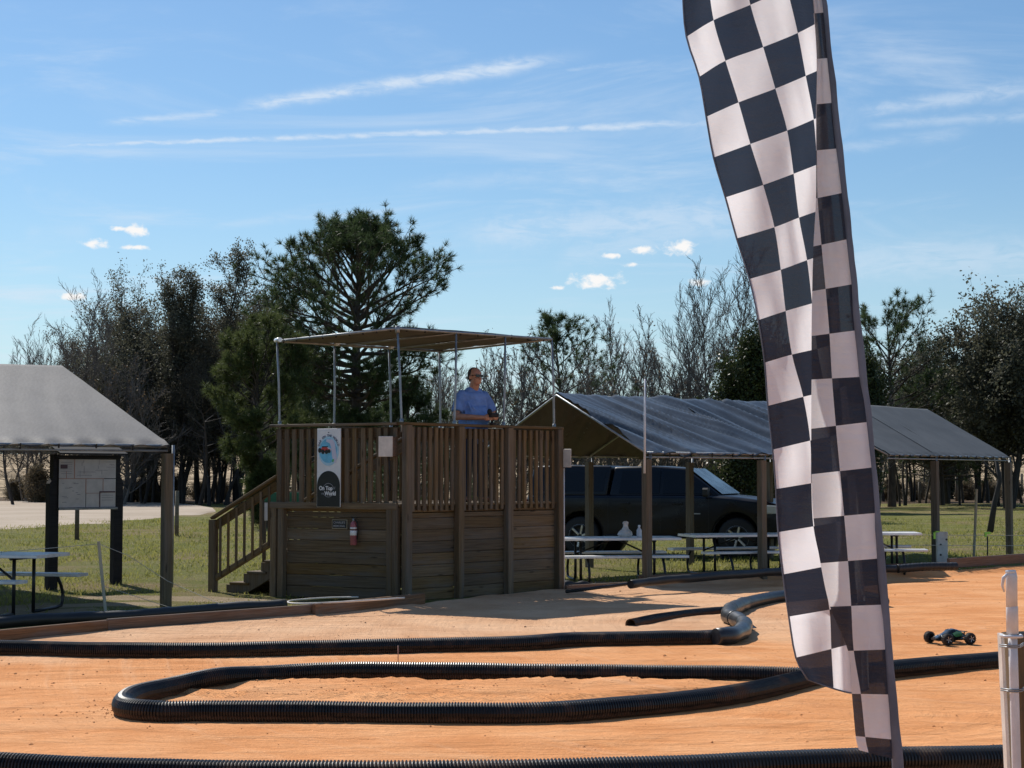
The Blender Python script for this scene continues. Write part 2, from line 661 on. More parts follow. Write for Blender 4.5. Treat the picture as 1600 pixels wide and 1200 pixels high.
def terrain(x, y):
    t = np.clip((y - 112.0) / 215.0, 0, 1)
    h = 5.6 * t * t * (3 - 2 * t)
    return h + np.clip((y - 330) / 500.0, 0, 1) * 3.0


def n2(x, y, s, seed=0.0):
    return mn.noise(V((x * s + seed, y * s - seed, seed * 0.37)))


def road_dist(x, y):
    return 0


gm, t, b = newmat('ground_grass_and_sand')
co = t.node('ShaderNodeTexCoord').outputs['Object']
X_, Y_, Z_ = t.xyz(co)
big = t.noise(co, 0.12, 5, 0.6)
mid = t.noise(co, 0.75, 6, 0.65)
sml = t.noise(co, 9.0, 6, 0.7)
tin = t.noise(co, 60.0, 4, 0.7)
gcol = t.mix(t.ramp(mid, 0.34, 0.66), (0.185, 0.185, 0.045), (0.275, 0.235, 0.105))
gcol = t.mix(t.ramp(sml, 0.35, 0.7, 0, 0.75), gcol, (0.155, 0.190, 0.030))
dry = t.mix(t.ramp(sml, 0.3, 0.7), (0.24, 0.165, 0.085), (0.37, 0.28, 0.16))
gcol = t.mix(t.math('MULTIPLY', t.ramp(big, 0.42, 0.6, 0, 0.85), t.ramp(mid, 0.35, 0.6)), gcol, dry)
sand = t.mix(t.ramp(mid, 0.3, 0.7), (0.42, 0.32, 0.20), (0.58, 0.46, 0.31))
sand = t.mix(t.ramp(tin, 0.35, 0.65, 0, 0.4), sand, (0.33, 0.25, 0.16))


def patch(cx, cy, rx, ry, rot=0.0):
    v = t.node('ShaderNodeVectorMath', operation='SUBTRACT')
    t.put(v.inputs[0], co)
    v.inputs[1].default_value = (cx, cy, 0)
    q = t.mapping(v.outputs[0], (1 / rx, 1 / ry, 0.0), rot=(0, 0, 0))
    d = t.vmath('LENGTH', q)
    return t.ramp(t.math('ADD', d, t.math('MULTIPLY', t.math('SUBTRACT', mid, 0.5), 2.2)), 1.05, 0.75)


PATCHES = [(-6.6, 18.9, 1.9, 1.6), (-3.9, 21.0, 1.4, 0.45), (-4.9, 20.0, 0.9, 0.35), (1.4, 24.1, 1.2, 0.8), (3.2, 25.9, 1.4, 0.6),
           (-5.0, 21.2, 0.9, 0.3), (5.6, 27.0, 1.5, 0.6)]
pm = None
for q in PATCHES:
    m_ = patch(*q)
    pm = m_ if pm is None else t.math('MAXIMUM', pm, m_)
gcol = t.mix(pm, gcol, sand)
# beyond the mown grass: leaf litter under the trees, then a dry sandy field
yy = t.math('ADD', Y_, t.math('MULTIPLY', t.math('SUBTRACT', mid, 0.5), 14.0))
litter = t.mix(t.ramp(sml, 0.3, 0.7), (0.085, 0.055, 0.034), (0.19, 0.13, 0.08))
strk = t.noise(t.mapping(co, (0.06, 0.35, 1)), 1.0, 6, 0.7, 0.6)
field = t.mix(t.ramp(strk, 0.4, 0.62), (0.16, 0.115, 0.065), (0.62, 0.47, 0.30))
gcol = t.mix(t.ramp(yy, 90.0, 96.0), gcol, litter)
gcol = t.mix(t.ramp(yy, 113.0, 124.0), gcol, field)
t.put(b.inputs['Base Color'], gcol)
b.inputs['Roughness'].default_value = 0.95
b.inputs['Specular IOR Level'].default_value = 0.1
t.put(b.inputs['Normal'], t.bump(t.math('ADD', sml, t.math('MULTIPLY', tin, 0.5)), 1.0, 0.09))
M['ground'] = gm

xs = np.concatenate([np.linspace(-400, -60, 24), np.linspace(-58, -14, 40), np.linspace(-13.7, 15.5, 190), np.linspace(16, 60, 40), np.linspace(63, 420, 24)])
ys = np.concatenate([np.linspace(-30, 1, 6), np.linspace(1.5, 36, 200), 36.3 * (900 / 36.3) ** np.linspace(0.0, 1, 90)])
GX, GY = np.meshgrid(xs, ys)
GZ = terrain(GX, GY)
inside = GY < yb(GX) - 0.12
GZ = np.where(inside, -0.12, GZ)
jit = np.vectorize(lambda x, y: 0.05 * n2(x, y, 0.35, 3.1) + 0.02 * n2(x, y, 1.4, 5.0))(GX, GY)
GZ = np.where(inside, GZ, GZ + np.where(GY > yb(GX) + 0.6, jit, 0) * np.clip((GY - yb(GX) - 0.6) / 3, 0, 1))
verts = np.stack([GX, GY, GZ], -1).reshape(-1, 3)
nx, ny = len(xs), len(ys)
ii = (np.arange(ny - 1)[:, None] * nx + np.arange(nx - 1)[None, :]).ravel()
faces = np.stack([ii, ii + 1, ii + nx + 1, ii + nx], -1)
o = npmesh('ground', verts, faces, M['ground'], smooth=True)
tag(o, 'mown grass with bare sand patches running back to a dry field', None, kind='structure')

# --- the clay track
tm, t, b = newmat('orange_clay')
co = t.node('ShaderNodeTexCoord').outputs['Object']
X_, Y_, Z_ = t.xyz(co)
n_a = t.noise(co, 0.9, 6, 0.62)
n_b = t.noise(t.mapping(co, (0.7, 1.9, 1.0), rot=(0, 0, 0.06)), 1.7, 7, 0.68, 0.5)
n_c = t.noise(co, 22.0, 5, 0.7)
n_d = t.noise(co, 130.0, 3, 0.7)
oc = t.mix(t.ramp(n_a, 0.3, 0.7), (0.66, 0.268, 0.095), (0.80, 0.37, 0.155))
oc = t.mix(t.ramp(n_b, 0.44, 0.72, 0, 0.5), oc, (0.82, 0.44, 0.215))
oc = t.mix(t.ramp(n_b, 0.49, 0.32, 0, 0.4), oc, (0.54, 0.205, 0.07))
pale = t.mix(t.ramp(n_a, 0.3, 0.7), (0.60, 0.34, 0.19), (0.77, 0.49, 0.30))
yd = t.math('ADD', t.math('SUBTRACT', Y_, t.math('MULTIPLY', X_, 0.30)), t.math('MULTIPLY', t.math('SUBTRACT', n_a, 0.5), 3.0))
f1 = t.math('MULTIPLY', t.ramp(yd, 14.6, 17.0), t.ramp(X_, 4.6, 2.2))
# wheels have churned the sand pale in front of the stand


def lane(cx, cy, a_, b_, k):
    # wheel marks follow the lanes round a loop
    ex = t.math('DIVIDE', t.math('SUBTRACT', X_, cx), a_)
    ey = t.math('DIVIDE', t.math('SUBTRACT', Y_, cy), b_)
    rr_ = t.math('SQRT', t.math('ADD', t.math('MULTIPLY', ex, ex), t.math('MULTIPLY', ey, ey)))
    an = t.math('ARCTAN2', ey, ex)
    cb = t.node('ShaderNodeCombineXYZ')
    t.put(cb.inputs[0], t.math('MULTIPLY', rr_, k))
    t.put(cb.inputs[1], t.math('MULTIPLY', an, 1.1))
    t.put(cb.inputs[2], t.math('MULTIPLY', n_a, 0.6))
    return t.noise(cb.outputs[0], 1.0, 6, 0.66, 0.35)


ruts = lane(-0.6, 11.2, 4.6, 1.9, 14.0)
ruts2 = lane(5.0, 17.5, 4.0, 5.5, 17.0)
oc = t.mix(t.ramp(ruts, 0.54, 0.68, 0, 0.35), oc, (0.52, 0.215, 0.085))
oc = t.mix(t.ramp(ruts2, 0.54, 0.70, 0, 0.32), oc, (0.84, 0.50, 0.29))
stain = t.noise(co, 0.35, 4, 0.6, 0.5)
oc = t.mix(t.ramp(stain, 0.5, 0.68, 0, 0.5), oc, (0.82, 0.46, 0.235))
oc = t.mix(t.math('MULTIPLY', f1, 0.85), oc, pale)
oc = t.mix(t.ramp(n_c, 0.62, 0.80, 0, 0.35), oc, (0.36, 0.13, 0.05))
t.put(b.inputs['Base Color'], oc)
b.inputs['Roughness'].default_value = 0.93
b.inputs['Specular IOR Level'].default_value = 0.12
hh = t.math('ADD', t.math('ADD', t.math('MULTIPLY', n_b, 1.6), t.math('ADD', ruts, ruts2)), t.math('ADD', t.math('MULTIPLY', n_c, 0.35), t.math('MULTIPLY', n_d, 0.08)))
t.put(b.inputs['Normal'], t.bump(hh, 0.75, 0.06))
M['clay'] = tm

ISL = [gp(*p) for p in ((262, 1082), (330, 1066), (450, 1058), (700, 1062), (1000, 1066), (1200, 1066), (1150, 1082), (900, 1094), (600, 1092), (330, 1088))]


def in_isl(x, y):
    ins = False
    n = len(ISL)
    for i in range(n):
        a, c = ISL[i], ISL[(i + 1) % n]
        if (a.y > y) != (c.y > y) and x < (c.x - a.x) * (y - a.y) / (c.y - a.y) + a.x:
            ins = not ins
    return ins


NXT, NYT = 300, 330
tx = np.linspace(-13, 15, NXT)
tt = np.linspace(0, 1, NYT)
vv = []
for j in range(NYT):
    for i in range(NXT):
        x = tx[i]
        y1 = float(yb(x)) - 0.03
        y = 1.5 + (y1 - 1.5) * tt[j] ** 0.9
        z = 0.011 * n2(x, y * 2.2, 0.8, 1.0) + 0.005 * n2(x, y * 3, 3.1, 9.0)
        z += 0.0025 * n2(x, y, 14.0, 2.0)
        if y > 9.6 and y < 12.8 and in_isl(x, y):
            lf = max(0.25, min(1.0, (-1.2 - x) / 1.4))
            z += 0.03 + 0.03 * n2(x, y, 2.3, 4.0) + lf * (0.035 * n2(x, y, 7.0, 4.4) + 0.022 * n2(x, y, 16.0, 6.4))
        d = y1 - y
        if x > 1.6:
            k = min(1, (x - 1.6) / 1.5)
            h = 0.07 * k * min(1.0, max(0.0, 1 - (d - 0.06) / (0.24 + 0.08 * n2(x, 0, 1.2))))
            z += h * (1 + 0.35 * n2(x, y, 3.0, 8.0))
        elif x < -1.2:
            z += 0.035 * max(0.0, 1 - d / 0.8) ** 2
        if -1.5 < x < 2.0 and d < 1.2:
            z += 0.03 * (1 - d / 1.2) * (1 + n2(x, y, 1.8, 2.0)) * min(1, (x + 1.5))
        # loose mound at the foot of the flag
        dm = ((x - (gp(1382, 1196).x)) ** 2 / 0.030 + (y - 7.75) ** 2 / 0.03)
        z += 0.055 * math.exp(-dm) * (1 + 0.6 * n2(x, y, 18, 1))
        vv.append((x, y, z + 0.0))
verts = np.array(vv)
ii = (np.arange(NYT - 1)[:, None] * NXT + np.arange(NXT - 1)[None, :]).ravel()
faces = np.stack([ii, ii + 1, ii + NXT + 1, ii + NXT], -1)
o = npmesh('race_track', verts, faces, M['clay'], smooth=True)
tag(o, 'orange clay race track surface', None, kind='structure')
TV = verts.reshape(NYT, NXT, 3)


def tz(x, y):
    """height of the clay at a point"""
    i = int(np.clip(round((x + 13) / 28 * (NXT - 1)), 0, NXT - 1))
    j = int(np.clip(np.searchsorted(TV[:, i, 1], y), 0, NYT - 1))
    return float(TV[j, i, 2])


# clods of clay: loose, nobody could count them
vs, fs = [], []
r = random.Random(3)


def clod(x, y, s, z0=0.0):
    o0 = len(vs)
    for dx, dy, dz in ((1, 0, 0), (-1, 0, 0), (0, 1, 0), (0, -1, 0), (0, 0, 1), (.6, .6, .5), (-.6, -.5, .55)):
        k = r.uniform(0.6, 1.1) * s
        vs.append((x + dx * k, y + dy * k, z0 + dz * k * 0.8 + 0.1 * s))
    for f in ((0, 2, 5), (2, 4, 5), (4, 0, 5), (2, 1, 4), (1, 3, 6), (3, 4, 6), (4, 1, 6), (3, 0, 4)):
        fs.append(tuple(o0 + q for q in f))


for _ in range(150):
    p = gp(r.uniform(255, 560), r.uniform(1056, 1092))
    if in_isl(p.x, p.y):
        clod(p.x, p.y, r.uniform(0.004, 0.014) * r.uniform(.5, 1), tz(p.x, p.y) - 0.003)
for _ in range(260):
    p = gp(r.uniform(400, 1240), r.uniform(1058, 1094))
    if in_isl(p.x, p.y):
        clod(p.x, p.y, r.uniform(0.003, 0.012), tz(p.x, p.y) - 0.003)
for _ in range(2400):
    x = r.uniform(-8, 9)
    y = r.uniform(6, float(yb(x)) - 0.2)
    clod(x, y, abs(r.gauss(0, 0.006)) + 0.002, tz(x, y) - 0.002)
for _ in range(260):
    a = r.uniform(0, 2 * pi)
    d = abs(r.gauss(0, 0.14))
    x, y = gp(1382, 1196).x + cos(a) * d, 7.7 + sin(a) * d
    clod(x, y, r.uniform(0.004, 0.02), tz(x, y) - 0.002)
for _ in range(200):
    x = r.gauss(gp(205, 1115).x, 0.35)
    y = r.gauss(gp(205, 1112).y, 0.25)
    clod(x, y, r.uniform(0.003, 0.013), tz(x, y) - 0.002)
for _ in range(400):
    x = r.uniform(-3.2, 3.2)
    y = 8.15 + abs(r.gauss(0, 0.12)) * -1
    clod(x, y, r.uniform(0.004, 0.02), tz(x, y) - 0.002)
o = npmesh('clay_clods', np.array(vs), np.array(fs), M['clay'])
tag(o, 'loose clods of orange clay scattered over the track', 'dirt', kind='stuff')

# --- the pale dirt road on the left
rm, t, b = newmat('pale_road_dirt')
co = t.node('ShaderNodeTexCoord').outputs['Object']
n_a = t.noise(co, 0.25, 6, 0.6)
n_b = t.noise(t.mapping(co, (0.08, 0.9, 1)), 1.0, 6, 0.65, 0.3)
cc = t.mix(t.ramp(n_a, 0.3, 0.7), (0.36, 0.28, 0.20), (0.46, 0.37, 0.28))
cc = t.mix(t.ramp(n_b, 0.45, 0.7, 0, 0.5), cc, (0.34, 0.27, 0.19))
t.put(b.inputs['Base Color'], cc)
b.inputs['Roughness'].default_value = 0.95
t.put(b.inputs['Normal'], t.bump(t.noise(co, 6, 5), 0.6, 0.04))
near = [(-900, 862), (-300, 843), (0, 829), (90, 823), (170, 817), (240, 811), (300, 806), (335, 801)]
far = [(-900, 777), (-300, 781), (0, 783), (90, 784), (170, 785), (240, 786), (300, 789), (335, 795)]
vs, fs = [], []
NR = 14
for i in range(97):
    q = i / 96 * (len(near) - 1)
    k = min(int(q), len(near) - 2)
    u = q - k
    a = gp(near[k][0] * (1 - u) + near[k + 1][0] * u, near[k][1] * (1 - u) + near[k + 1][1] * u)
    c = gp(far[k][0] * (1 - u) + far[k + 1][0] * u, far[k][1] * (1 - u) + far[k + 1][1] * u)
    a.y += 1.6 * n2(a.x, 0, 0.7, 1)
    c.y += 1.2 * n2(c.x, 0, 0.5, 7)
    for j in range(NR + 1):
        p = a.lerp(c, j / NR)
        e = min(j, NR - j)
        vs.append((p.x, p.y, (0.075 if e > 0 else -0.02) + (0 if e < 2 else 0.012 * n2(p.x, p.y, .8))))
for i in range(96):
    for j in range(NR):
        k = i * (NR + 1) + j
        fs.append((k, k + NR + 1, k + NR + 2, k + 1))
o = npmesh('dirt_road', np.array(vs), np.array(fs), rm, smooth=True)
tag(o, 'pale dirt road curving in from the left', None, kind='structure')
M['road'] = rm

# --- grass blades on the near grass
M['blade'] = leafmat('grass_blade', (0.135, 0.165, 0.026), (0.33, 0.30, 0.09), 0.4, 0.6)
NB = 62000
gxs = RS.uniform(-1, 1, NB * 2)
gys = 18.0 * (60 / 18.0) ** RS.uniform(0, 1, NB * 2)
gxs = gxs * gys * 0.36
keep = gys > yb(gxs) + 0.25
for cx, cy, rx, ry in PATCHES:
    dd = np.sqrt(((gxs - cx) / rx) ** 2 + ((gys - cy) / ry) ** 2)
    keep &= ~((dd < 0.85) & (RS.rand(len(gxs)) < 0.93))
clump = np.array([n2(x, y, 0.9, 12.0) + 0.5 * n2(x, y, 3.0, 2.0) for x, y in zip(gxs, gys)])
keep &= clump + RS.uniform(-.5, .9, len(gxs)) > 0.12
# no grass where the stand is
keep &= ~((np.abs(gxs + 1.2) < 2.1) & (gys < 24) & (gys > yb(gxs) - 1) & (gxs > -2.6))
gxs, gys, clump = gxs[keep][:NB], gys[keep][:NB], clump[keep][:NB]
n = len(gxs)
hgt = RS.uniform(0.018, 0.05, n) * (1 + 0.6 * np.clip(clump, 0, 1)) * (1 + gys / 60)
ang = RS.uniform(0, 2 * pi, n)
wd_ = RS.uniform(0.004, 0.009, n) * (1 + gys / 40)
base_z = np.zeros(n)
P = np.stack([gxs, gys, base_z], -1)
sd = np.stack([np.cos(ang), np.sin(ang), np.zeros(n)], -1) * wd_[:, None]
ln = np.stack([RS.normal(0, .5, n), RS.normal(0, .5, n), np.ones(n)], -1) * hgt[:, None]
vts = np.stack([P - sd, P + sd, P + ln], 1).reshape(-1, 3)
vts[:, 2] -= 0.003
o = npmesh('grass', vts, np.arange(n * 3).reshape(-1, 3), M['blade'])
tag(o, 'short mown grass on both sides of the stand', 'grass', kind='stuff')
# ------------------------------------------------------------------ the drivers' stand
DZ, RZ_ = 1.22, 2.20          # deck and top-rail heights
pN = V((-1.344, 20.8, 0))
pR = V((0.66, 22.9, 0))
pL = V((-3.11, 21.8, 0))
u1 = (pR - pN).normalized()
u2 = (pL - pN).normalized()
L1 = (pR - pN).length
L2 = (pL - pN).length
pB = pN + u1 * L1 + u2 * L2
ZU = V((0, 0, 1))
n1 = V((u1.y, -u1.x, 0))
n2v = V((-u2.y, u2.x, 0))
if n2v.y > 0:
    n2v = -n2v
if n1.y > 0:
    n1 = -n1
W = M['wood']
ST = thing('race_stand', 'brown timber drivers stand with railings, stairs and a raised deck beside the clay track', 'viewing stand', tuple(pN))


def up(p, z):
    return V((p.x, p.y, z))


def part(name, a, c, w_, h_, upv=(0, 0, 1), mat=None, ch=0.005, parent=None, label=None):
    ob = B().beam(a, c, w_, h_, upv, ch).obj(name, mat or W, parent or ST)
    if label:
        ob['label'] = label
    return ob


rnd = random.Random(11)


def posts_at(A, d, n, ts, z1=RZ_, w_=0.09, inset=-0.02, z0=-0.02):
    for q in ts:
        p = A + d * q - n * inset
        j = V((rnd.uniform(-.006, .006), rnd.uniform(-.006, .006), 0))
        part('post', up(p, z0), up(p, z1) + j, w_, w_, tuple(n), ch=0.007)


def wall(A, d, n, s0, s1, z0, z1, hb=0.148, off=0.04):
    z = z0
    while z < z1 - 0.03:
        h = min(hb, z1 - z)
        k = rnd.uniform(-.003, .003)
        part('plank', up(A + d * s0 - n * (off + k), z + h / 2 + 0), up(A + d * s1 - n * (off + k), z + h / 2 + rnd.uniform(-.001, .001)), 0.034, h - 0.003, ch=0.006)
        z += hb


def pickets(A, d, n, s0, s1, step, z0, z1, w_=0.042, off=-0.005, gaps=()):
    k = max(1, int(round((s1 - s0) / step)))
    for i in range(k):
        s_ = s0 + (i + .5) * (s1 - s0) / k + rnd.uniform(-.007, .007)
        if any(a < s_ < c for a, c in gaps):
            continue
        p = A + d * s_ - n * off
        ln_ = rnd.uniform(-.008, .008)
        part('picket', up(p, z0 + rnd.uniform(-.012, .008)), up(p + d * ln_, z1), w_, 0.032, tuple(n), ch=0.003)


# right-hand face: four posts from the ground to the rail, planks and pickets between
tR = [0.03, 0.94, 1.86, L1 - 0.045]
posts_at(pN, u1, n1, tR, w_=0.10)
for a, c in zip(tR[:-1], tR[1:]):
    wall(pN, u1, n1, a + 0.052, c - 0.052, 0.0, DZ - 0.12)
    pickets(pN, u1, n1, a + 0.06, c - 0.06, 0.105, DZ - 0.09, RZ_ - 0.02, w_=.052, off=0.0)
    part('rail', up(pN + u1 * (a + .052) - n1 * 0.045, RZ_ - 0.085), up(pN + u1 * (c - .052) - n1 * .045, RZ_ - 0.085), 0.034, 0.13)
    part('rim_board', up(pN + u1 * (a + .052) - n1 * 0.042, DZ - 0.062), up(pN + u1 * (c - .052) - n1 * .042, DZ - 0.062), 0.034, 0.10)
part('top_rail', up(pN - u1 * 0.05 - n1 * .03, RZ_ + 0.019), up(pN + u1 * (L1 + .03) - n1 * .03, RZ_ + 0.019), 0.15, 0.034)
# left-hand face
TL = [0.075, 0.20, L2 - 0.16, L2 - 0.03]
posts_at(pN, u2, n2v, [0.10, 0.185], z1=DZ - 0.06, w_=0.085)
posts_at(pN, u2, n2v, [L2 - 0.15, L2 - 0.03], z1=DZ - 0.06, w_=0.09)
wall(pN, u2, n2v, 0.235, L2 - 0.20, 0.0, DZ - 0.115)
part('ledge_board', up(pN + u2 * 0.07 + n2v * .05, DZ - 0.035), up(pN + u2 * (L2 + .02) + n2v * .05, DZ - 0.035), 0.04, 0.085)
part('rim_board', up(pN + u2 * 0.06 - n2v * .03, DZ - 0.062), up(pN + u2 * (L2 - .01) - n2v * .03, DZ - 0.062), 0.034, 0.10)
pickets(pN, u2, n2v, 0.08, L2 - 0.03, 0.118, DZ - 0.04, RZ_ - 0.03, w_=0.06, off=-0.005)
posts_at(pN, u2, n2v, [L2 - 0.06, L2 * .5], z0=DZ - 0.05, z1=RZ_ - 0.02, inset=0.065, w_=0.088)
part('rail', up(pN + u2 * 0.07 - n2v * .045, RZ_ - 0.085), up(pN + u2 * (L2) - n2v * .045, RZ_ - 0.085), 0.034, 0.13)
part('top_rail', up(pN + u2 * 0.09 - n2v * .0, RZ_ + 0.018), up(pN + u2 * (L2 + .03) - n2v * .0, RZ_ + 0.018), 0.14, 0.034)
# far faces (seen through the pickets)
nR = u1.copy()
m1 = -n1
pickets(pR, u2, -u1, 0.1, L2 - 0.1, 0.15, DZ - 0.06, RZ_ - 0.02, off=0.04)
posts_at(pR, u2, -u1, [0.9], inset=0.05)
part('rail', up(pR + u2 * 0.02 - u1 * .0, RZ_ - 0.08), up(pR + u2 * L2, RZ_ - 0.08), 0.034, 0.13)
part('rim_board', up(pR + u2 * 0.02, DZ - 0.08), up(pR + u2 * L2, DZ - 0.08), 0.034, 0.13)
part('top_rail', up(pR + u2 * 0.06, RZ_ + 0.016), up(pR + u2 * L2, RZ_ + 0.016), 0.14, 0.034)
pickets(pL, u1, u2, 1.25, L1 - 0.05, 0.15, DZ - 0.06, RZ_ - 0.02, off=0.04)
posts_at(pL, u1, u2, [1.2, 2.0, L1 - .03], inset=0.05)
part('rail', up(pL + u1 * 1.15, RZ_ - 0.08), up(pL + u1 * (L1 - .05), RZ_ - 0.08), 0.034, 0.13)
part('rim_board', up(pL + u1 * 1.15, DZ - 0.08), up(pL + u1 * (L1 - .05), DZ - 0.08), 0.034, 0.13)
wall(pR, u2, -u1, 0.1, L2 - .05, 0.0, DZ - 0.15)
wall(pL, u1, u2, 1.25, L1 - .1, 0.0, DZ - 0.15)
part('top_rail', up(pL + u1 * 1.1, RZ_ + 0.014), up(pL + u1 * (L1 - .08), RZ_ + 0.014), 0.14, 0.034)
# deck boards run along u1; behind the left face there is the stairwell
S_ARR = 0.95
NBD = 14
for i in range(NBD):
    s_ = 0.06 + i * (L2 - 0.1) / NBD
    a0 = 0.10 if s_ < S_ARR else 1.18
    part('deck_board', up(pN + u2 * s_ + u1 * a0, DZ - 0.019 + rnd.uniform(-.002, .002)), up(pN + u2 * s_ + u1 * (L1 - 0.08), DZ - 0.019), 0.125, 0.030)
for q in (0.4, 1.3, 2.2):
    part('joist', up(pN + u1 * q + u2 * 0.08, DZ - 0.11), up(pN + u1 * q + u2 * (L2 - 0.08 if q > 1.2 else S_ARR - .02), DZ - 0.11), 0.036, 0.13)
# stairs behind the left face, climbing towards the right
NS, RUN, RISE = 7, 0.29, DZ / 8
s_top = S_ARR


def sp(k):
    return s_top + RUN * (NS - k)       # nosing position of the k-th tread (1..7)


pp = []
for k in range(1, NS + 1):
    sA, sB = sp(k) + RUN, sp(k)
    z = RISE * k
    for q in (0,):
        part('tread', up(pN + u2 * (sA + .02) + u1 * 0.62, z - 0.017), up(pN + u2 * sB + u1 * 0.62, z - 0.017), 0.98, 0.034)
    part('riser', up(pN + u2 * (sA - .01) + u1 * 0.17, z - RISE / 2 - 0.018), up(pN + u2 * (sA - .01) + u1 * 1.08, z - RISE / 2 - 0.018), 0.02, RISE - 0.04)
for aoff in (0.145, 1.11):
    b_ = B()
    pts = []
    base = pN + u1 * aoff
    pts.append(up(base + u2 * (sp(1) + RUN - .02), 0.0))
    for k in range(1, NS + 1):
        pts.append(up(base + u2 * (sp(k) + RUN - .02), RISE * k - 0.036))
        pts.append(up(base + u2 * (sp(k) - .02), RISE * k - 0.036))
    pts.append(up(base + u2 * (s_top - .02), DZ - 0.32))
    pts.append(up(base + u2 * (sp(1) - .05), 0.0))
    b_.poly(pts, 0.036, u1)
    b_.obj('stringer', W, ST)
slope = RISE / RUN
s_n = sp(1) + RUN + 0.12
for aoff in (0.06, 1.2):
    base = pN + u1 * aoff
    ztop = 0.98
    part('newel_post', up(base + u2 * s_n, -0.02), up(base + u2 * s_n, ztop), 0.10, 0.10, tuple(n2v), ch=0.008)
    sE = 1.0 if aoff > 1 else L2 + 0.0
    s1_ = s_n - 0.05
    part('hand_rail', up(base + u2 * (s_n + .02), ztop + 0.02), up(base + u2 * sE, ztop + 0.02 + slope * (s_n - sE)), 0.09, 0.034)
    part('hand_rail', up(base + u2 * s1_, ztop - 0.07), up(base + u2 * sE, ztop - 0.07 + slope * (s1_ - sE)), 0.034, 0.12)
    zb = 0.20
    part('lower_rail', up(base + u2 * s1_, zb), up(base + u2 * max(sE, 1.2), zb + slope * (s1_ - max(sE, 1.2))), 0.034, 0.085)
    i = 0
    q = s1_ - 0.10
    while q > max(sE, 1.2) + 0.03:
        part('baluster', up(base + u2 * q - u1 * .03, zb + slope * (s1_ - q) - 0.03), up(base + u2 * q - u1 * .03, ztop - 0.03 + slope * (s1_ - q)), 0.034, 0.034)
        q -= 0.135

# ------------------------------------------------------------------ canopy on thin poles above the deck
CZ = {'N': at(621, 513, 20.95), 'R': at(862, 530, 22.85), 'L': at(433, 533, 21.8), 'B': at(690, 549, 23.85)}
CN = thing('shade_canopy', 'flat tan shade canopy on eight thin steel poles over the timber stand', 'canopy', tuple(pN))
G = M['galv']


def lerp4(a, s_):
    return CZ['N'] * (1 - a) * (1 - s_) + CZ['R'] * a * (1 - s_) + CZ['L'] * (1 - a) * s_ + CZ['B'] * a * s_


def base4(a, s_):
    return up(pN + u1 * (L1 * a) + u2 * (L2 * s_), RZ_ + 0.03)


for a, s_, bpx in ((0, 0, 627.5), (.36, 0, 710), (.68, 0, 787), (1, 0, 866), (0, 1, 437), (.33, 1, 522), (.66, 1, 611), (.985, 1, 688)):
    bt = base4(a, s_)
    bt.x = at(bpx, 664, bt.y).x
    tp = lerp4(a, s_) - V((0, 0, 0.01))
    pole = B().tube([bt - V((0, 0, .12)), bt, bt.lerp(tp, .5) + V((0.006, 0, 0)), tp], 0.0145, 8).obj('pole', G, CN)
    fl = B().tube([bt - V((0, 0, .02)), bt + V((0, 0, .05))], 0.023, 8).obj('pole_socket', G, CN)
for (a0, s0), (a1, s1) in (((0, 0), (1, 0)), ((0, 0), (0, 1)), ((0, 1), (1, 1)), ((1, 0), (1, 1))):
    B().tube([lerp4(a0, s0), lerp4(a1, s1)], 0.018, 8).obj('roof_tube', G, CN)
for q in (0.36, 0.68):
    B().tube([lerp4(q, 0) - V((0, 0, .01)), lerp4(q, 1) - V((0, 0, .01))], 0.012, 8).obj('roof_tube', G, CN)
for a, s_ in ((0, 1), (.33, 1), (.66, 1)):
    c = lerp4(a, s_) + V((0, 0, 0.012))
    B().tube([c - u1 * .05 - u2 * .10 , c + u1 * .04 + u2 * .06], 0.03, 10).obj('elbow_fitting', M['bright'], CN)
c = lerp4(0, 0)
B().tube([c - V((0, 0, .06)), c + V((0, 0, .03))], 0.03, 8).obj('elbow_fitting', G, CN)
NA, NSS = 40, 30
b_ = B()
for side in (0, 1):
    vs = []
    for i in range(NA + 1):
        for j in range(NSS + 1):
            a, s_ = i / NA, j / NSS
            p = lerp4(a, s_)
            bays = [0, .36, .68, 1]
            k = 0
            while k < 2 and a > bays[k + 1]:
                k += 1
            ub = (a - bays[k]) / (bays[k + 1] - bays[k])
            sag = 0.030 * 4 * ub * (1 - ub) * (4 * s_ * (1 - s_)) ** .5
            rip = 0.006 * sin(s_ * 24 + a * 5) + 0.006 * n2(a * 3, s_ * 3, 2.0)
            vs.append(p + V((0, 0, 0.022 - sag + rip - 0.004 * side)))
    fs = []
    for i in range(NA):
        for j in range(NSS):
            k = i * (NSS + 1) + j
            f = (k, k + 1, k + NSS + 2, k + NSS + 1)
            fs.append(f if side == 0 else f[::-1])
    b_.add(vs, fs, None, side, True)
b_.obj('canopy_cloth', [M['tarp_deck'], M['tarp_deck']], CN)
for q in (0.36, 0.68):
    b_ = B()
    b_.beam(lerp4(q, 0.0) + V((0, 0, -0.004)), lerp4(q, 1.0) + V((0, 0, -0.004)), 0.028, 0.003, ch=0.0005)
    b_.obj('seam', M['seam'], CN)
for i in range(9):
    for (a0, s0), (a1, s1) in (((0, 0), (1, 0)), ((0, 0), (0, 1))):
        q = (i + .5) / 9
        c = lerp4(a0 + (a1 - a0) * q, s0 + (s1 - s0) * q)
        B().tube([c + V((0, 0, .02)), c - V((0, 0, .035))], 0.012, 6).obj('tie', M['seam'], CN)


# ------------------------------------------------------------------ things fixed to the stand
def plate(name, mat, parent, c, r_, n, w_, h_, th_, ch=0.002):
    """upright plate centred at c, width along r_, thickness along n"""
    return B().beam(c - r_ * w_ / 2, c + r_ * w_ / 2, th_, h_, (0, 0, 1), ch).obj(name, mat, parent)


rL = -u2          # reading direction on the left face
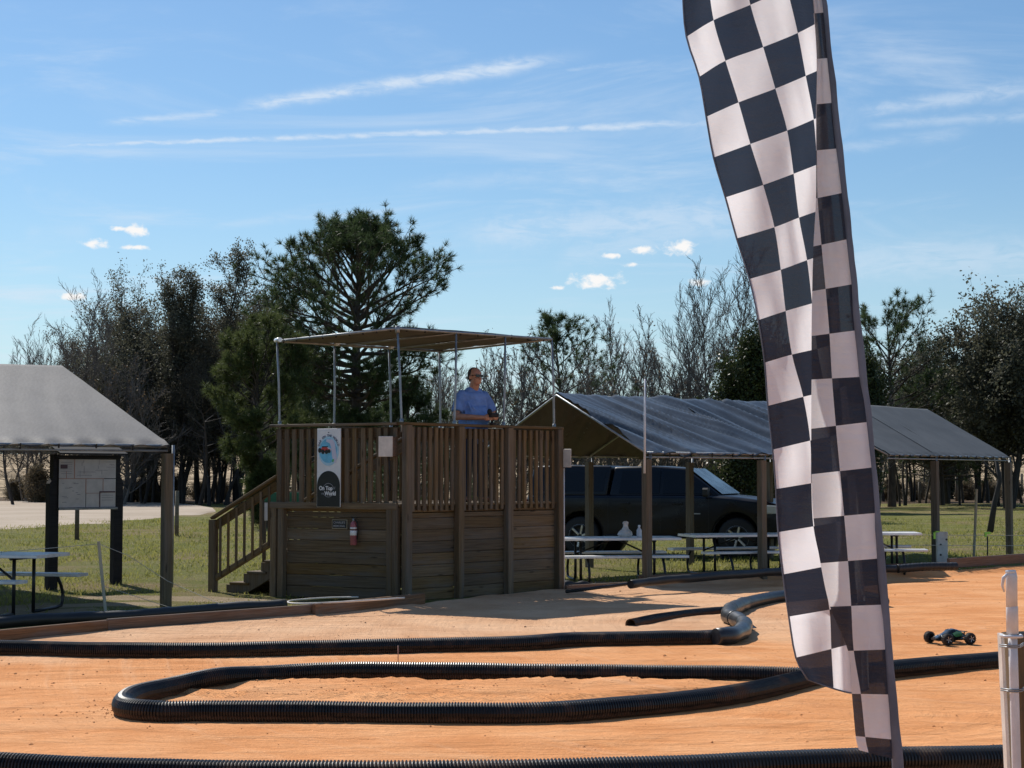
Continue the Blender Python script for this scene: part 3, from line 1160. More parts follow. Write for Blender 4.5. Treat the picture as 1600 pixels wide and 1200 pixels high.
# banner sign
cS = pN + u2 * 1.085
zc = (at(521, 671, 21.3).z + at(521, 791, 21.3).z) / 2
SG = thing('club_sign', 'white and black banner sign reading On Top of the World on the left railing', 'sign', (cS.x, cS.y, zc))
hS, wS = 1.0, 0.365
cS = up(cS, zc) + n2v * 0.095
plate('sign_board', M['white'], SG, cS, rL, n2v, wS, hS, 0.012)
sf = cS + n2v * 0.008


def S2(x, y, k=0.0):
    return sf + rL * x + ZU * y + n2v * k


def flat(name, pts, mat, k=0.0, th_=0.0015, parent=None):
    b_ = B()
    b_.poly([S2(x, y, k) for x, y in pts], th_, n2v)
    return b_.obj(name, mat, parent or SG)


arch = [(-.178, -.497), (.178, -.497), (.178, -.225)] + [(.178 * cos(q), -.225 + .185 * sin(q)) for q in np.linspace(0.06, pi - 0.06, 22)] + [(-.178, -.225)]
flat('black_arch', arch, M['sign_black'])


def ring(name, cx, cy, r0, r1, a0, a1, mat, k, sy=1.0, n=36):
    b_ = B()
    vs, fs = [], []
    for i in range(n + 1):
        q = a0 + (a1 - a0) * i / n
        vs += [S2(cx + r0 * cos(q), cy + r0 * sin(q) * sy, k), S2(cx + r1 * cos(q), cy + r1 * sin(q) * sy, k)]
    for i in range(n):
        fs.append((2 * i, 2 * i + 1, 2 * i + 3, 2 * i + 2))
    b_.add(vs, fs)
    return b_.obj(name, mat, SG)


ring('ring', 0.0, -.285, .083, .089, 0.35, pi * 1.02, M['sign_dim'], .003)
ring('ring', 0.0, -.285, .083, .089, pi * 1.12, pi * 1.85, M['sign_dim'], .003)
for txt, x, y, s_, o_, m_ in (('On Top', -.040, -.262, .070, .0028, 'sign_text'), ('of', .088, -.26, .048, 0, 'sign_dim'),
                              ('the', -.088, -.330, .036, 0, 'sign_dim'), ('World', .030, -.328, .070, .0028, 'sign_text')):
    text_part('lettering', txt, s_, M[m_], SG, S2(x, y, .003), rL, ZU, .0008, o_, sx=.92)


def disc(name, cx, cy, rx, ry, mat, k, n=40):
    flat(name, [(cx + rx * cos(q), cy + ry * sin(q)) for q in np.linspace(0, 2 * pi, n, endpoint=False)], mat, k, .001)


disc('badge', 0.0, .215, .158, .19, M['sign_blue2'], 0.0)
disc('badge_disc', -.005, .215, .135, .155, M['sign_blue'], .0016)
# pale peninsula shape and red/black race car printed over the badge
flat('badge_land', [(-.03, .365), (.06, .36), (.10, .31), (.115, .22), (.13, .12), (.115, .06), (.085, .07), (.055, .15), (.045, .25), (.02, .31), (-.04, .335)], M['sign_pink'], .0032, .001)
flat('badge_land', [(-.13, .23), (-.02, .27), (.05, .24), (.03, .20), (-.05, .18), (-.13, .19)], M['sign_pink'], .0032, .001)
flat('badge_green', [(.05, .10), (.085, .115), (.09, .085), (.06, .07)], M['sign_greenink'], .0048, .001)
flat('car_print', [(-.125, .225), (-.10, .262), (-.03, .268), (-.005, .24), (.02, .232), (.02, .21), (-.12, .20)], M['sign_red'], .0048, .001)
flat('car_print', [(-.105, .262), (-.095, .275), (-.01, .276), (-.005, .262)], M['sign_black'], .0062, .001)
for cx, cy, q in ((-.135, .222, .027), (-.085, .205, .027), (-.03, .205, .026), (.012, .212, .022)):
    disc('wheel_print', cx, cy, q, q * 1.15, M['sign_black'], .0064, 16)
for i, chh in enumerate('CAR ON THE WORLD'):
    q = radians(158 - i * 136 / 15)
    rr_ = .163
    cx, cy = rr_ * cos(q), .215 + .195 * sin(q)
    ru = rL * sin(q) - ZU * cos(q)
    uu = rL * cos(q) + ZU * sin(q)
    if chh != ' ':
        text_part('lettering', chh, .040, M['sign_ink'], SG, S2(cx, cy, .004), ru, uu, .0006, .0012)
for y in (.45, -.455):
    B().tube([S2(0, y, 0), S2(0, y, .006)], .006, 8).obj('screw', M['sign_black'], SG)

# little black plaque
cP = up(pN + u2 * ((L2 - 0.20 + 0.235) / 2 - .045), at(525, 819, 21.3).z) + n2v * -0.012
PQ = thing('plaque', 'small black plaque in a brown frame on the planks below the sign', 'plaque', tuple(cP))
plate('plaque_frame', M['stake'], PQ, cP, rL, n2v, .235, .118, .012)
plate('plaque_face', M['sign_black'], PQ, cP + n2v * .008, rL, n2v, .215, .10, .006)
text_part('lettering', "CHARLIE'S", .040, M['sign_dim'], PQ, cP + n2v * .0125 + ZU * .020, rL, ZU, .0005, .0008)
text_part('lettering', 'MEMORIAL', .038, M['sign_dim'], PQ, cP + n2v * .0125 - ZU * .024, rL, ZU, .0005, .0008)

# fire extinguisher
cX = up(pN + u2 * 0.73, at(560, 852, 21.1).z) + n2v * 0.05
FX = thing('fire_extinguisher', 'faded red fire extinguisher hung on the left planks of the stand', 'fire extinguisher', tuple(cX))
o3 = tuple(cX)
B().lathe([(0.0, 0.0), (.036, .002), (.044, .012), (.045, .24), (.040, .275), (.022, .298), (.014, .306), (0.0, .307)], 20, o3).obj('cylinder', M['ext_red'], FX)
B().lathe([(.0455, .125), (.0465, .126), (.0465, .185), (.0455, .186)], 20, o3).obj('label_band', M['white'], FX)
B().lathe([(.0455, .190), (.0475, .191), (.0475, .200), (.0455, .201)], 20, o3).obj('strap', M['rubber'], FX)
B().lathe([(.0455, .205), (.0465, .206), (.0465, .226), (.0455, .227)], 20, o3).obj('label_band', M['white'], FX)
B().lathe([(.014, .303), (.016, .31), (.016, .335), (0, .337)], 12, o3).obj('valve', M['galv'], FX)
B().beam(cX + rL * .045 + ZU * .345, cX - rL * .035 + ZU * .355, .016, .010).obj('handle', M['rubber'], FX)
B().beam(cX + rL * .05 + ZU * .325, cX - rL * .02 + ZU * .328, .016, .008).obj('handle', M['rubber'], FX)
B().tube([cX + rL * .02 + ZU * .325 + n2v * .01, cX + rL * .065 + ZU * .30 + n2v * .02, cX + rL * .066 + ZU * .2, cX + rL * .055 + ZU * .08], .008, 6).obj('hose', M['rubber'], FX)

# electrical boxes
bx = up(pN + u2 * 0.155, at(619, 698, 20.9).z) + n2v * 0.12
EB = thing('electrical_box', 'white electrical box on the railing at the near corner of the stand', 'electrical box', tuple(bx))
ax_ = (rL * .93 + n2v * -.3).normalized()
B().beam(bx - ax_ * .085, bx + ax_ * .085, .13, .245, ch=.006).obj('box_body', M['board'], EB)
B().beam(bx - ax_ * .088 + n2v * .072 + ax_ * .0, bx + ax_ * .092 + n2v * .072, .014, .255, ch=.004).obj('box_lid', M['dusty_pvc'], EB)
B().tube([bx - ZU * .12, bx - ZU * .30 + n2v * -.02, bx - ZU * .55 - n2v * .04], .011, 6).obj('conduit', M['rubber'], EB)
bx = up(pR + u1 * 0.07 + u2 * -0.03, at(883, 716, 22.9).z)
EB2 = thing('electrical_box', 'white electrical box on the far right corner post of the stand beside the grey tent', 'electrical box', tuple(bx))
B().beam(bx - V((.06, 0, 0)), bx + V((.07, 0, 0)), .10, .24, ch=.006).obj('box_body', M['dusty_pvc'], EB2)
B().beam(bx - V((.062, .055, 0)), bx + V((.072, -.055, 0)) + V((0, -.11, 0)), .01, .25, ch=.003).obj('box_lid', M['dusty_pvc'], EB2)
B().tube([up(pR + u1 * .05, 0.02) - u2 * .02, up(pR + u1 * .05, DZ + .45) - u2 * .02], .013, 8).obj('conduit', M['pvc'], EB2)

# post with green and white notice behind the stairs
cG = gp(415, 905)
cG = at(414, 905, 23.2)
NG = thing('notice_post', 'post with a green panel and a white notice behind the stairs', 'notice', (cG.x, cG.y, 0))
B().beam(V((cG.x - .03, cG.y, .68)), V((cG.x - .03, cG.y, 1.36)), .05, .05).obj('post', M['postwood'], NG)
B().beam(V((cG.x - .06, cG.y + .3, -.02)), V((cG.x - .06, cG.y + .3, 1.3)), .05, .05).obj('post', M['postwood'], NG)
B().beam(V((cG.x - .01, cG.y - .03, 1.27)), V((cG.x + .5, cG.y - .03, 1.27)), .02, .13).obj('green_panel', M['green_sign'], NG)
B().beam(V((cG.x - .01, cG.y - .03, 1.07)), V((cG.x + .17, cG.y - .03, 1.07)), .012, .25).obj('white_notice', M['white'], NG)

# ------------------------------------------------------------------ pavilions (tarps on frames)
def pavilion(label, F0, ax, bays, blen, h, ze, zr, g=None, top='tarp_left', under='tarp_under', post='postwood', wr=0.0, seed=1,
             endshear=0.0, postw=0.11, tside=1, skip0=False, group=None, poles=True, vis_posts=None, sagr=0.03):
    ax = V((*ax, 0)).normalized()
    g = V((-ax.y, ax.x, 0)) if g is None else V((*g, 0)).normalized()
    T = thing('pavilion', label, 'tent', (F0[0], F0[1], 0))
    F0 = V((F0[0], F0[1], 0))
    Ltot = sum(blen)
    st = [0]
    for q in blen:
        st.append(st[-1] + q)
    rr = random.Random(seed)

    def P(s, c, z):
        # s along the ridge, c across 0..2
        return F0 + ax * (s + (endshear * c if s == 0 else 0)) + g * (h * c) + V((0, 0, z))
    for s in st:
        for c in (0, 2):
            if skip0 and s == 0:
                continue
            p0 = P(s, c, 0)
            if c == 0 or vis_posts is None:
                B().beam(p0 - ZU * .03, up(p0, ze - 0.10), postw, postw, tuple(g), ch=.008).obj('post', M[post], T)
            B().tube([up(p0, .25 if c == 0 else 1.0) + ax * (postw * .5 + .018) * tside, up(p0, ze) + ax * (postw * .5 + .018) * tside], .019, 8).obj('frame_tube', G, T)
        e0, rd, e1 = P(s, 0, ze - .01), P(s, 1, zr - .02), P(s, 2, ze - .01)
        B().tube([e0, rd, e1], .019, 8).obj('rafter_tube', G, T)
    for c, z in ((0, ze - .01), (2, ze - .01), (1, zr - .02)):
        B().tube([P(0, c, z), P(Ltot, c, z)], .019, 8).obj('eave_tube' if c != 1 else 'ridge_tube', G, T)
    if poles:
        B().tube([P(0, 0, ze - .07), P(Ltot, 0, ze - .07)], .014, 6).obj('eave_tube', G, T)
    # tarp
    NU, NV = int((60 if wr else 26) * len(blen)), 36
    b_ = B()
    for side in (0, 1):
        vs = []
        for i in range(NU + 1):
            for j in range(2 * NV + 1):
                s = Ltot * i / NU
                c = j / NV
                q = abs(1 - c)            # 0 ridge .. 1 eave
                z = zr + (ze - zr) * q
                # bay sag
                k = 0
                while k < len(blen) - 1 and s > st[k + 1]:
                    k += 1
                ub = (s - st[k]) / blen[k]
                sag = sagr * 4 * ub * (1 - ub) * (0.35 + 0.65 * (1 - abs(2 * q - 1)))
                z -= sag
                z += 0.006 * mn.noise(V((s * 1.2, c * 2, seed)))
                if wr:
                    # folds pulled diagonally across the slope from the frame joints
                    ph = s * 1.0 - q * 1.15 + 0.25 * mn.noise(V((s * .8, q * 1.3, seed + 4)))
                    f1_ = mn.noise(V((ph * 3.6, 0.6 * q, seed + 9)))
                    f2_ = mn.noise(V((ph * 9.5, 0.9 * q, seed + 19)))
                    am = wr * (0.35 + 0.65 * (4 * q * (1 - q)))
                    z += am * (f1_ * 1.1 + abs(f2_) * 0.55)
                ed = 0.012 * sin(s * 17 + seed) if q > .97 else 0
                ss = s
                if s == 0:
                    ss = endshear * c
                else:
                    ss = s + endshear * c * (1 - s / Ltot)
                p = F0 + ax * ss + g * (h * c) + V((0, 0, z + .026 + ed - (.014 if wr > .05 else .005) * side))
                if q > .999:
                    p = p - g * (0.03 if c < 1 else -0.03) + V((0, 0, -.03))
                vs.append(p)
        fs = []
        m = 2 * NV + 1
        for i in range(NU):
            for j in range(2 * NV):
                k = i * m + j
                f = (k, k + m, k + m + 1, k + 1)
                fs.append(f if side == 0 else f[::-1])
        b_.add(vs, fs, None, side, True)
    b_.obj('tarp', [M[top], M[under]], T)
    # sewn seams over the trusses and grommets along the hem
    for s in st[1:-1] + [Ltot * .5 + .01]:
        b2 = B()
        for c0_, c1_ in ((0.02, .33), (.33, .66), (.66, .99)):
            za, zb2 = ze + (zr - ze) * c0_, ze + (zr - ze) * c1_
            b2.beam(P(s, c0_, za + .036 - (sagr if s not in st else 0)), P(s, c1_, zb2 + .036 - (sagr if s not in st else 0)), .035, .004, ch=.001)
        b2.obj('seam', M[top], T)
    # ball bungees along the eave and the near rake
    nb = int(Ltot / 0.42)
    for i in range(nb + 1):
        s = Ltot * i / nb
        p = P(s, 0, ze)
        B().tube([p + V((0, 0, .005)) - g * .03, p - V((0, 0, .045 + rr.uniform(0, .02))) - g * .022], .010, 5).obj('bungee', M['seam'], T)
    return T, P, st


M['tarp_left_top'] = M['tarp_left']
# left pavilion: its length runs away to the left, towards the camera
pavilion('pale grey tarp pavilion at the left edge over a picnic table', (-4.08, 19.72), (-.82, -.57), 2, [3.1, 3.1], 3.25, 1.93, 3.02,
         g=(-.605, .796), top='tarp_left', seed=2, sagr=0.035, under='tarp_left', tside=-1, wr=0.005)
pavilion('shiny blue grey wrinkled tarp pavilion over the tables beside the truck', (1.91, 23.62), (.77, .64), 2, [2.42, 2.42], 1.93, 1.90, 2.80,
         top='tarp_mid', wr=0.145, seed=5, sagr=0.06)
TR, PRr, _ = pavilion('dull dark grey tarp pavilion at the right behind the flag', (6.36, 28.2), (.6, .8), 2, [2.0, 3.64], 1.66, 1.93, 2.89,
                      top='tarp_right', seed=8, sagr=0.03, endshear=-0.42, under='tarp_right', postw=.12, skip0=True)

# tall white pole lashed to the middle tent's front post
c0 = at(1007, 720, 23.45)
c1 = at(1008, 592, 23.45)
o = B().tube([V((c0.x, c0.y, 1.6)), V((c1.x, c1.y, c1.z))], [.017, .013], 8).obj('white_pole', M['pvc'], None)
tag(o, 'thin white pole sticking up above the wrinkled tarp from its front post', 'pole')
# ------------------------------------------------------------------ picnic tables
def picnic(label, loc, rz, zt=0.70, zb=0.43, L=1.83, group='picnic tables under the tents'):
    T = local(thing('picnic_table', label, 'picnic table', loc, group, rz))
    al, bs = M['alu'], M['blacksteel']
    for i, y in enumerate((-.255, 0, .255)):
        B().beam((-L / 2, y, zt - .02), (L / 2, y, zt - .02), .245, .038, ch=.006).obj('top_plank', al, T)
    for y in (-.70, .70):
        B().beam((-L / 2, y, zb - .018), (L / 2, y, zb - .018), .26, .036, ch=.006).obj('bench_plank', al, T)
    for x in (-.55, .55):
        for sg in (-1, 1):
            pts = [(x, sg * .10, zt - .045), (x, sg * .12, .30), (x, sg * .14, .012)]
            pts = [(x, sg * .22, zt - .045), (x, sg * .22, .012)]
            B().tube(pts, .021, 8).obj('leg', bs, T)
            # curved bench carrier sweeping down to the ground
            cv = [(x, sg * .22, .02)] + [(x, sg * (.22 + .62 * u), .02) for u in (.4, .8)]
            cv += [(x, sg * (.84 + .07 * sin(q)), .02 + .16 * (1 - cos(q))) for q in (0.5, 1.0, 1.57)]
            cv += [(x, sg * .86, .28), (x, sg * .76, zb - .037)]
            B().tube(cv, .020, 8).obj('bench_carrier', bs, T)
        B().tube([(x, -.3, zt - .05), (x, .3, zt - .05)], .018, 8).obj('cross_bar', bs, T)
        B().tube([(x, .22, .40), (x * .12, .0, zt - .05)], .014, 6).obj('brace', bs, T)
    return T


picnic('white topped picnic table under the left tent beside the notice board', (-6.06, 19.05, 0), radians(167), .69, .43)
T0_ = picnic('picnic table with a white bag on it right of the timber stand', (1.52, 24.75, 0), radians(8), .66, .42, 1.85)
t_ = dup(T0_, (3.60, 26.15, 0), radians(16), 'picnic table in front of the truck door, behind the front tent posts', 1.0)
t_ = dup(T0_, (5.60, 26.9, 0), radians(-3), 'picnic table partly hidden by the checkered flag', 1.0)

# white carrier bag and small bottle on the middle table
p = V((1.69, 24.85, .662))
vs = []
b_ = B()
prof = [(0.0, 0), (.08, .0), (.10, .03), (.09, .07), (.05, .105), (.032, .14), (.028, .18), (.038, .20), (.015, .21), (0, .212)]
k = 18
for i, (r_, z) in enumerate(prof):
    for j in range(k):
        a = 2 * pi * j / k
        q = r_ * (1 + .28 * mn.noise(V((cos(a) * 1.7, sin(a) * 1.7, z * 14))))
        vs.append((p.x + q * cos(a) * 1.1, p.y + q * sin(a) * .8, p.z + z * (1 + .1 * sin(3 * a))))
fs = [(i * k + j, i * k + (j + 1) % k, (i + 1) * k + (j + 1) % k, (i + 1) * k + j) for i in range(len(prof) - 1) for j in range(k)]
b_.add(vs, fs, None, 0, False)
o = b_.obj('plastic_bag', M['dusty_pvc'], None)
tag(o, 'crumpled white plastic bag standing on the picnic table', 'bag')
bt = at(1001, 838, 24.7)
BT = thing('spray_bottle', 'small white bottle on the picnic table by the tent post', 'bottle', (bt.x - .02, 24.72, .662))
B().lathe([(0, 0), (.036, .001), (.038, .01), (.038, .10), (.016, .135), (.014, .15), (0, .151)], 14, (bt.x - .02, 24.72, .662)).obj('bottle_body', M['pvc'], BT)
B().lathe([(.017, .145), (.018, .147), (.018, .175), (0, .178)], 12, (bt.x - .02, 24.72, .662)).obj('cap', M['white'], BT)

# ------------------------------------------------------------------ notice board with site map
a_ = V((-6.30, 22.95, 0))
c_ = V((-5.60, 23.75, 0))
KB = thing('notice_board', 'black framed notice board with a faded map on two black posts', 'notice board', tuple((a_ + c_) / 2))
d_ = (c_ - a_).normalized()
nn = V((d_.y, -d_.x, 0))
BW = M['blackwood']
zt_ = at(92, 710, 22.95).z
for p, s_, hh_ in ((a_, -1, 1.50), (c_, 1, 1.50)):
    pts = []
    b_ = B()
    w2 = .075
    out = [(-w2, -.02), (w2, -.02), (w2, zt_)] if s_ < 0 else [(-w2, -.02), (w2, -.02), (w2, hh_ - .04), (w2 - .03, hh_), (w2 - .055, hh_ + .04), (w2 - .055, zt_), (-w2, zt_)]
    if s_ < 0:
        out = [(-w2, -.02), (w2, -.02), (w2, zt_), (-w2 + .055, zt_), (-w2 + .055, hh_ + .04), (-w2 + .03, hh_), (-w2, hh_ - .04)]
    b_.poly([p + d_ * x + ZU * z for x, z in out], -.09, nn)
    b_.obj('post', BW, KB)
L_ = (c_ - a_).length
z0, z1 = at(130, 796, 23.3).z, at(130, 716, 23.3).z
mid_ = (a_ + c_) / 2
hgt_ = z1 - z0
B().beam(up(a_ + d_ * .05, (z0 + z1) / 2) + nn * -.0, up(c_ - d_ * .05, (z0 + z1) / 2), .03, hgt_, ch=.003).obj('backing_board', BW, KB)
B().beam(up(a_ + d_ * .05, z0 + .01) + nn * .03, up(c_ - d_ * .05, z0 + .01) + nn * .03, .04, .03, ch=.003).obj('frame_rail', M['galv'], KB)
B().beam(up(a_ + d_ * .0, z1 + .02) + nn * .03, up(c_ - d_ * .0, z1 + .02) + nn * .03, .04, .04, ch=.003).obj('frame_rail', BW, KB)
b_ = B()
b_.poly([up(a_ - d_ * .02, z1 + .05) + nn * .16, up(c_ + d_ * .03, z1 + .05) + nn * .16, up(c_ + d_ * .03, z1 + .14) - nn * .05, up(a_ - d_ * .02, z1 + .14) - nn * .05], .02, (0, 0, 1))
b_.obj('small_roof', BW, KB)
X0, X1 = .06, L_ - .06


def kp(u, v_, k=.018):
    return up(a_ + d_ * (X0 + (X1 - X0) * u), z0 + .03 + (hgt_ - .04) * v_) + nn * k


def sheet(name, mat, u0, v0, u1_, v1_, k):
    b_ = B()
    b_.poly([kp(u0, v0, k), kp(u1_, v0, k), kp(u1_, v1_, k), kp(u0, v1_, k)], .0015, nn)
    return b_.obj(name, mat, KB)


for q in ((0.0, 0, .46, .585), (.47, 0, .99, .585), (.0, .60, .26, .99), (.27, .60, .99, .99)):
    sheet('map_sheet', M['paper'], *q, .017)
for q in ((0.0, .585, .78, .60), (.455, .29, .47, .59), (.47, .285, .74, .295), (.76, .31, .77, .60), (.255, .60, .27, .99), (.12, .60, .13, .75)):
    sheet('map_road', M['maproad'], *q, .020)
for q in ((.70, .30, .98, .33), (.70, .0, .715, .32), (.02, .80, .14, .88)):
    sheet('map_block', M['mapdark'], *q, .0225)
for i in range(6):
    sheet('map_text', M['maptext'], .03, .92 - i * .045, .22, .93 - i * .045, .0215)
for i in range(3):
    sheet('map_text', M['maptext'], .74, .24 - i * .05, .94, .25 - i * .05, .0215)
kr = random.Random(31)
for i in range(16):
    x_, y_ = kr.uniform(.30, .90), kr.uniform(.62, .94)
    if kr.random() < .5:
        sheet('map_road', M['maptext'], x_, y_, min(.97, x_ + kr.uniform(.05, .22)), y_ + .008, .0195)
    else:
        sheet('map_road', M['maptext'], x_, y_, x_ + .006, min(.98, y_ + kr.uniform(.05, .25)), .0198)
for i in range(12):
    x_, y_ = kr.uniform(.02, .36), kr.uniform(.04, .50)
    sheet('map_text', M['maptext'], x_, y_, x_ + kr.uniform(.03, .09), y_ + .012, .0195)
sheet('map_inset', M['paper'], .73, .02, .97, .26, .0195)

# ------------------------------------------------------------------ short posts in the grass
def woodpost(label, px, pyb, pyt, wpx, lean=0.0, mat='postwood', name='wooden_post', cat='post', group='short wooden posts along the dirt road', rnd_=True):
    g0 = gp(px, pyb)
    zt2 = at(px, pyt, g0.y).z
    r_ = wpx / 2 * g0.y / F
    b_ = B()
    b_.tube([V((g0.x, g0.y, -.05)), V((g0.x + lean * .5, g0.y, zt2 * .5)), V((g0.x + lean, g0.y, zt2))], [r_ * 1.05, r_, r_ * .95], 10)
    o = b_.obj(name, M[mat], None, org=(g0.x, g0.y, 0))
    return tag(o, label, cat, group)


woodpost('short wooden post seen below the notice board', 120, 844, 770, 7)
woodpost('short dark wooden post between the left tent and the stairs', 276, 838, 767, 6.5)
woodpost('dark fence post at the far side of the grass, right of the flag', 1437, 786, 753, 4.5, mat='postwood')
woodpost('dark fence post near the tree line, right of the tent post', 1495, 783, 745, 4.5)
woodpost('small fence post in the far grass at the right edge', 1597, 776, 740, 4.0)

# leaning stake with strings, left
g0 = gp(166, 962)
tp = at(154, 846, g0.y)
o = B().beam(V((g0.x, g0.y, -.03)), tp, .035, .030, ch=.004).obj('wooden_stake', M['stake'], None)
tag(o, 'thin pale leaning stake tied with string in front of the notice board', 'stake')
g1 = V((-4.10, 19.70, 0))
o = B().tube([at(-250, 880, 19.0), at(-60, 868, 18.9), at(60, 858, 18.85), at(153, 850, g0.y)], .0035, 5).obj('string', M['cord'], None)
tag(o, 'pale string running left from the leaning stake over the table', 'string', 'strings round the track')
o = B().tube([at(155, 850, g0.y), at(200, 868, 19.2), at(262, 908, 19.6), at(335, 940, 19.6), at(380, 958, 19.4)], .0035, 5).obj('string', M['cord'], None)
tag(o, 'pale string sloping down right from the leaning stake past the tent post', 'string', 'strings round the track')
o = B().tube([at(160, 915, g0.y), at(262, 948, 19.5), at(345, 955, 19.2)], .003, 5).obj('string', M['cord'], None)
tag(o, 'lower string from the leaning stake close to the ground', 'string', 'strings round the track')

# strings, stakes, insulators on the right
for py, lb in ((836, 'upper pale string along the right side of the track'), (852, 'lower pale string along the right side of the track')):
    o = B().tube([at(1300, py - 1, 25.8), at(1461, py, 28.2), at(1543, py + .5, 29.2), at(1700, py + 1, 31.5), at(2000, py + 2, 34)], .0045, 5).obj('string', M['cord'], None)
    tag(o, lb, 'string', 'strings round the track')
g0 = gp(1523, 874)
o = B().beam(V((g0.x - .02, g0.y, -.03)), at(1526, 764, g0.y), .055, .04, ch=.006).obj('wooden_stake', M['stake'], None)
tag(o, 'tall pale wooden stake between the white board and the green topped rod', 'stake')
g0 = V((gp(1543, 884).x, gp(1543, 884).y, 0))
ET = thing('electric_fence_rod', 'thin black rod with a lime green insulator near the right tent post', 'fence rod', (g0.x, g0.y, 0))
B().tube([g0, at(1543, 838, g0.y)], .012, 6).obj('rod', M['blacksteel'], ET)
c = at(1543, 833, g0.y)
B().box(c, (.10, .05, .035)).obj('insulator', M['lime'], ET)
B().box(c + V((-.035, 0, -.04)), (.03, .05, .05)).obj('insulator_clip', M['lime'], ET)
c = at(1460, 836, 28.1)
ET = thing('fence_insulator', 'lime green insulator on the tent post by the white board', 'insulator', tuple(c))
B().box(c, (.03, .05, .13)).obj('insulator', M['lime'], ET)
B().box(c + V((.03, 0, .055)), (.09, .05, .02)).obj('insulator_clip', M['lime'], ET)
c = gp(1472, 884)
WB = thing('white_marker_board', 'upright white plastic board with bolt holes beside the right tent post', 'marker board', (c.x, c.y, 0))
zt2 = at(1472, 831, c.y).z
B().beam(V((c.x, c.y, 0.0)), V((c.x, c.y, zt2)), .19, .09, (0, -1, 0), ch=.012).obj('board', M['dusty_pvc'], WB)
B().beam(V((c.x + .075, c.y - .06, .55)), V((c.x + .075, c.y - .06, zt2)), .03, .03).obj('side_strip', M['dusty_pvc'], WB)
for px, py in ((1470, 851), (1470, 867), (1479, 843)):
    q = at(px, py, c.y - .052)
    B().tube([q, q + V((0, .02, 0))], .018, 10).obj('bolt_hole', M['sign_black'], WB)

# ------------------------------------------------------------------ corrugated pipes
def spline(pts, n):
    """Catmull-Rom through control points, n samples evenly spaced"""
    P = [V(p) for p in pts]
    P = [P[0] * 2 - P[1]] + P + [P[-1] * 2 - P[-2]]
    out = []
    for i in range(1, len(P) - 2):
        for k in range(24):
            t_ = k / 24
            a, b2, c, d = P[i - 1], P[i], P[i + 1], P[i + 2]
            out.append(0.5 * ((2 * b2) + (c - a) * t_ + (2 * a - 5 * b2 + 4 * c - d) * t_ ** 2 + (3 * b2 - a - 3 * c + d) * t_ ** 3))
    out.append(P[-2])
    A = np.array([tuple(p) for p in out])
    seg = np.sqrt(((A[1:] - A[:-1]) ** 2).sum(1))
    cum = np.concatenate([[0], np.cumsum(seg)])
    s = np.linspace(0, cum[-1], n) if isinstance(n, int) else np.arange(0, cum[-1], n)
    return np.stack([np.interp(s, cum, A[:, k]) for k in range(3)], -1), cum[-1]


def corrugated(name, pts, label, R=.072, pitch=.0190, depth=.0098, k=18, mat=None, cap=True, parent=None, wob=.004, seedv=0, flare=()):
    step = pitch / 4
    A, Ltot = spline(pts, step)
    n = len(A)
    d = np.gradient(A, axis=0)
    d /= np.linalg.norm(d, axis=1)[:, None]
    upv = np.tile(np.array([0, 0, 1.0]), (n, 1))
    sd = np.cross(d, upv)
    sd /= np.linalg.norm(sd, axis=1)[:, None] + 1e-9
    uu = np.cross(sd, d)
    ph = np.arange(n) % 4
    rad = R - depth * np.choose(ph, [0.0, 0.12, 1.0, 0.88])
    sarr = np.arange(n) * step
    for s0, s1, rr_ in flare:
        rad = np.where((sarr > s0) & (sarr < s1), rr_, rad)
    wv = np.array([mn.noise(V((q * 1.3, seedv, 0))) for q in sarr]) * wob * 2
    A = A + uu * wv[:, None]
    ang = np.arange(k) * 2 * pi / k + .1
    ring_ = A[:, None, :] + rad[:, None, None] * (np.cos(ang)[None, :, None] * sd[:, None, :] + np.sin(ang)[None, :, None] * uu[:, None, :])
    vts = ring_.reshape(-1, 3)
    i_, j_ = np.meshgrid(np.arange(n - 1), np.arange(k), indexing='ij')
    q_ = (j_ + 1) % k
    fcs = np.stack([i_ * k + j_, (i_ + 1) * k + j_, (i_ + 1) * k + q_, i_ * k + q_], -1).reshape(-1, 4)
    o = npmesh(name, vts, fcs, mat or M['pipe'], parent=parent, smooth=False)
    if label:
        tag(o, label, 'track pipe')
    return o


def onz(pts, R=.072, dz=0.0):
    """control points given where the TOP of the pipe is seen"""
    out = []
    for px, py in pts:
        p = gp(px, py, 2 * R - .012)
        out.append(V((p.x, p.y, tz(p.x, p.y) + R - .012 + dz)))
    return out


GRP = 'black corrugated pipes marking the lanes'
o = corrugated('track_pipe', onz([(-500, 1150), (-200, 1166), (0, 1175), (250, 1184), (500, 1189), (800, 1186), (1050, 1180), (1300, 1170), (1600, 1159), (1900, 1146)]),
               'black corrugated pipe along the bottom, nearest the camera', seedv=1)
o['group'] = GRP
o = corrugated('track_pipe', onz([(-700, 985), (-300, 994), (0, 1000), (250, 1003), (500, 999), (800, 993), (900, 988), (1040, 984), (1110, 983), (1140, 978)]),
               'long black corrugated pipe crossing in front of the timber stand', seedv=2)
o['group'] = GRP
# hairpin island with the right-hand boundary
o = corrugated('track_pipe', onz([(1262, 1040), (1100, 1038), (800, 1035), (600, 1033), (500, 1034), (420, 1038), (340, 1047), (270, 1057), (215, 1069), (193, 1080),
                                  (200, 1089), (250, 1093), (330, 1092), (500, 1094), (700, 1096), (850, 1095), (980, 1087), (1090, 1077), (1160, 1068), (1230, 1052), (1275, 1041),
                                  (1350, 1036), (1450, 1027), (1565, 1017), (1750, 1002), (2100, 985)]),
               'long hairpin of black corrugated pipe around the loose clay island', seedv=3)
o['group'] = GRP
# half-buried short pipe
o = corrugated('track_pipe', onz([(985, 962), (1040, 952), (1090, 946), (1140, 942)], R=.06, dz=-.035), 'half buried short corrugated pipe meeting the grey elbows', R=.06, seedv=4)
o['group'] = GRP
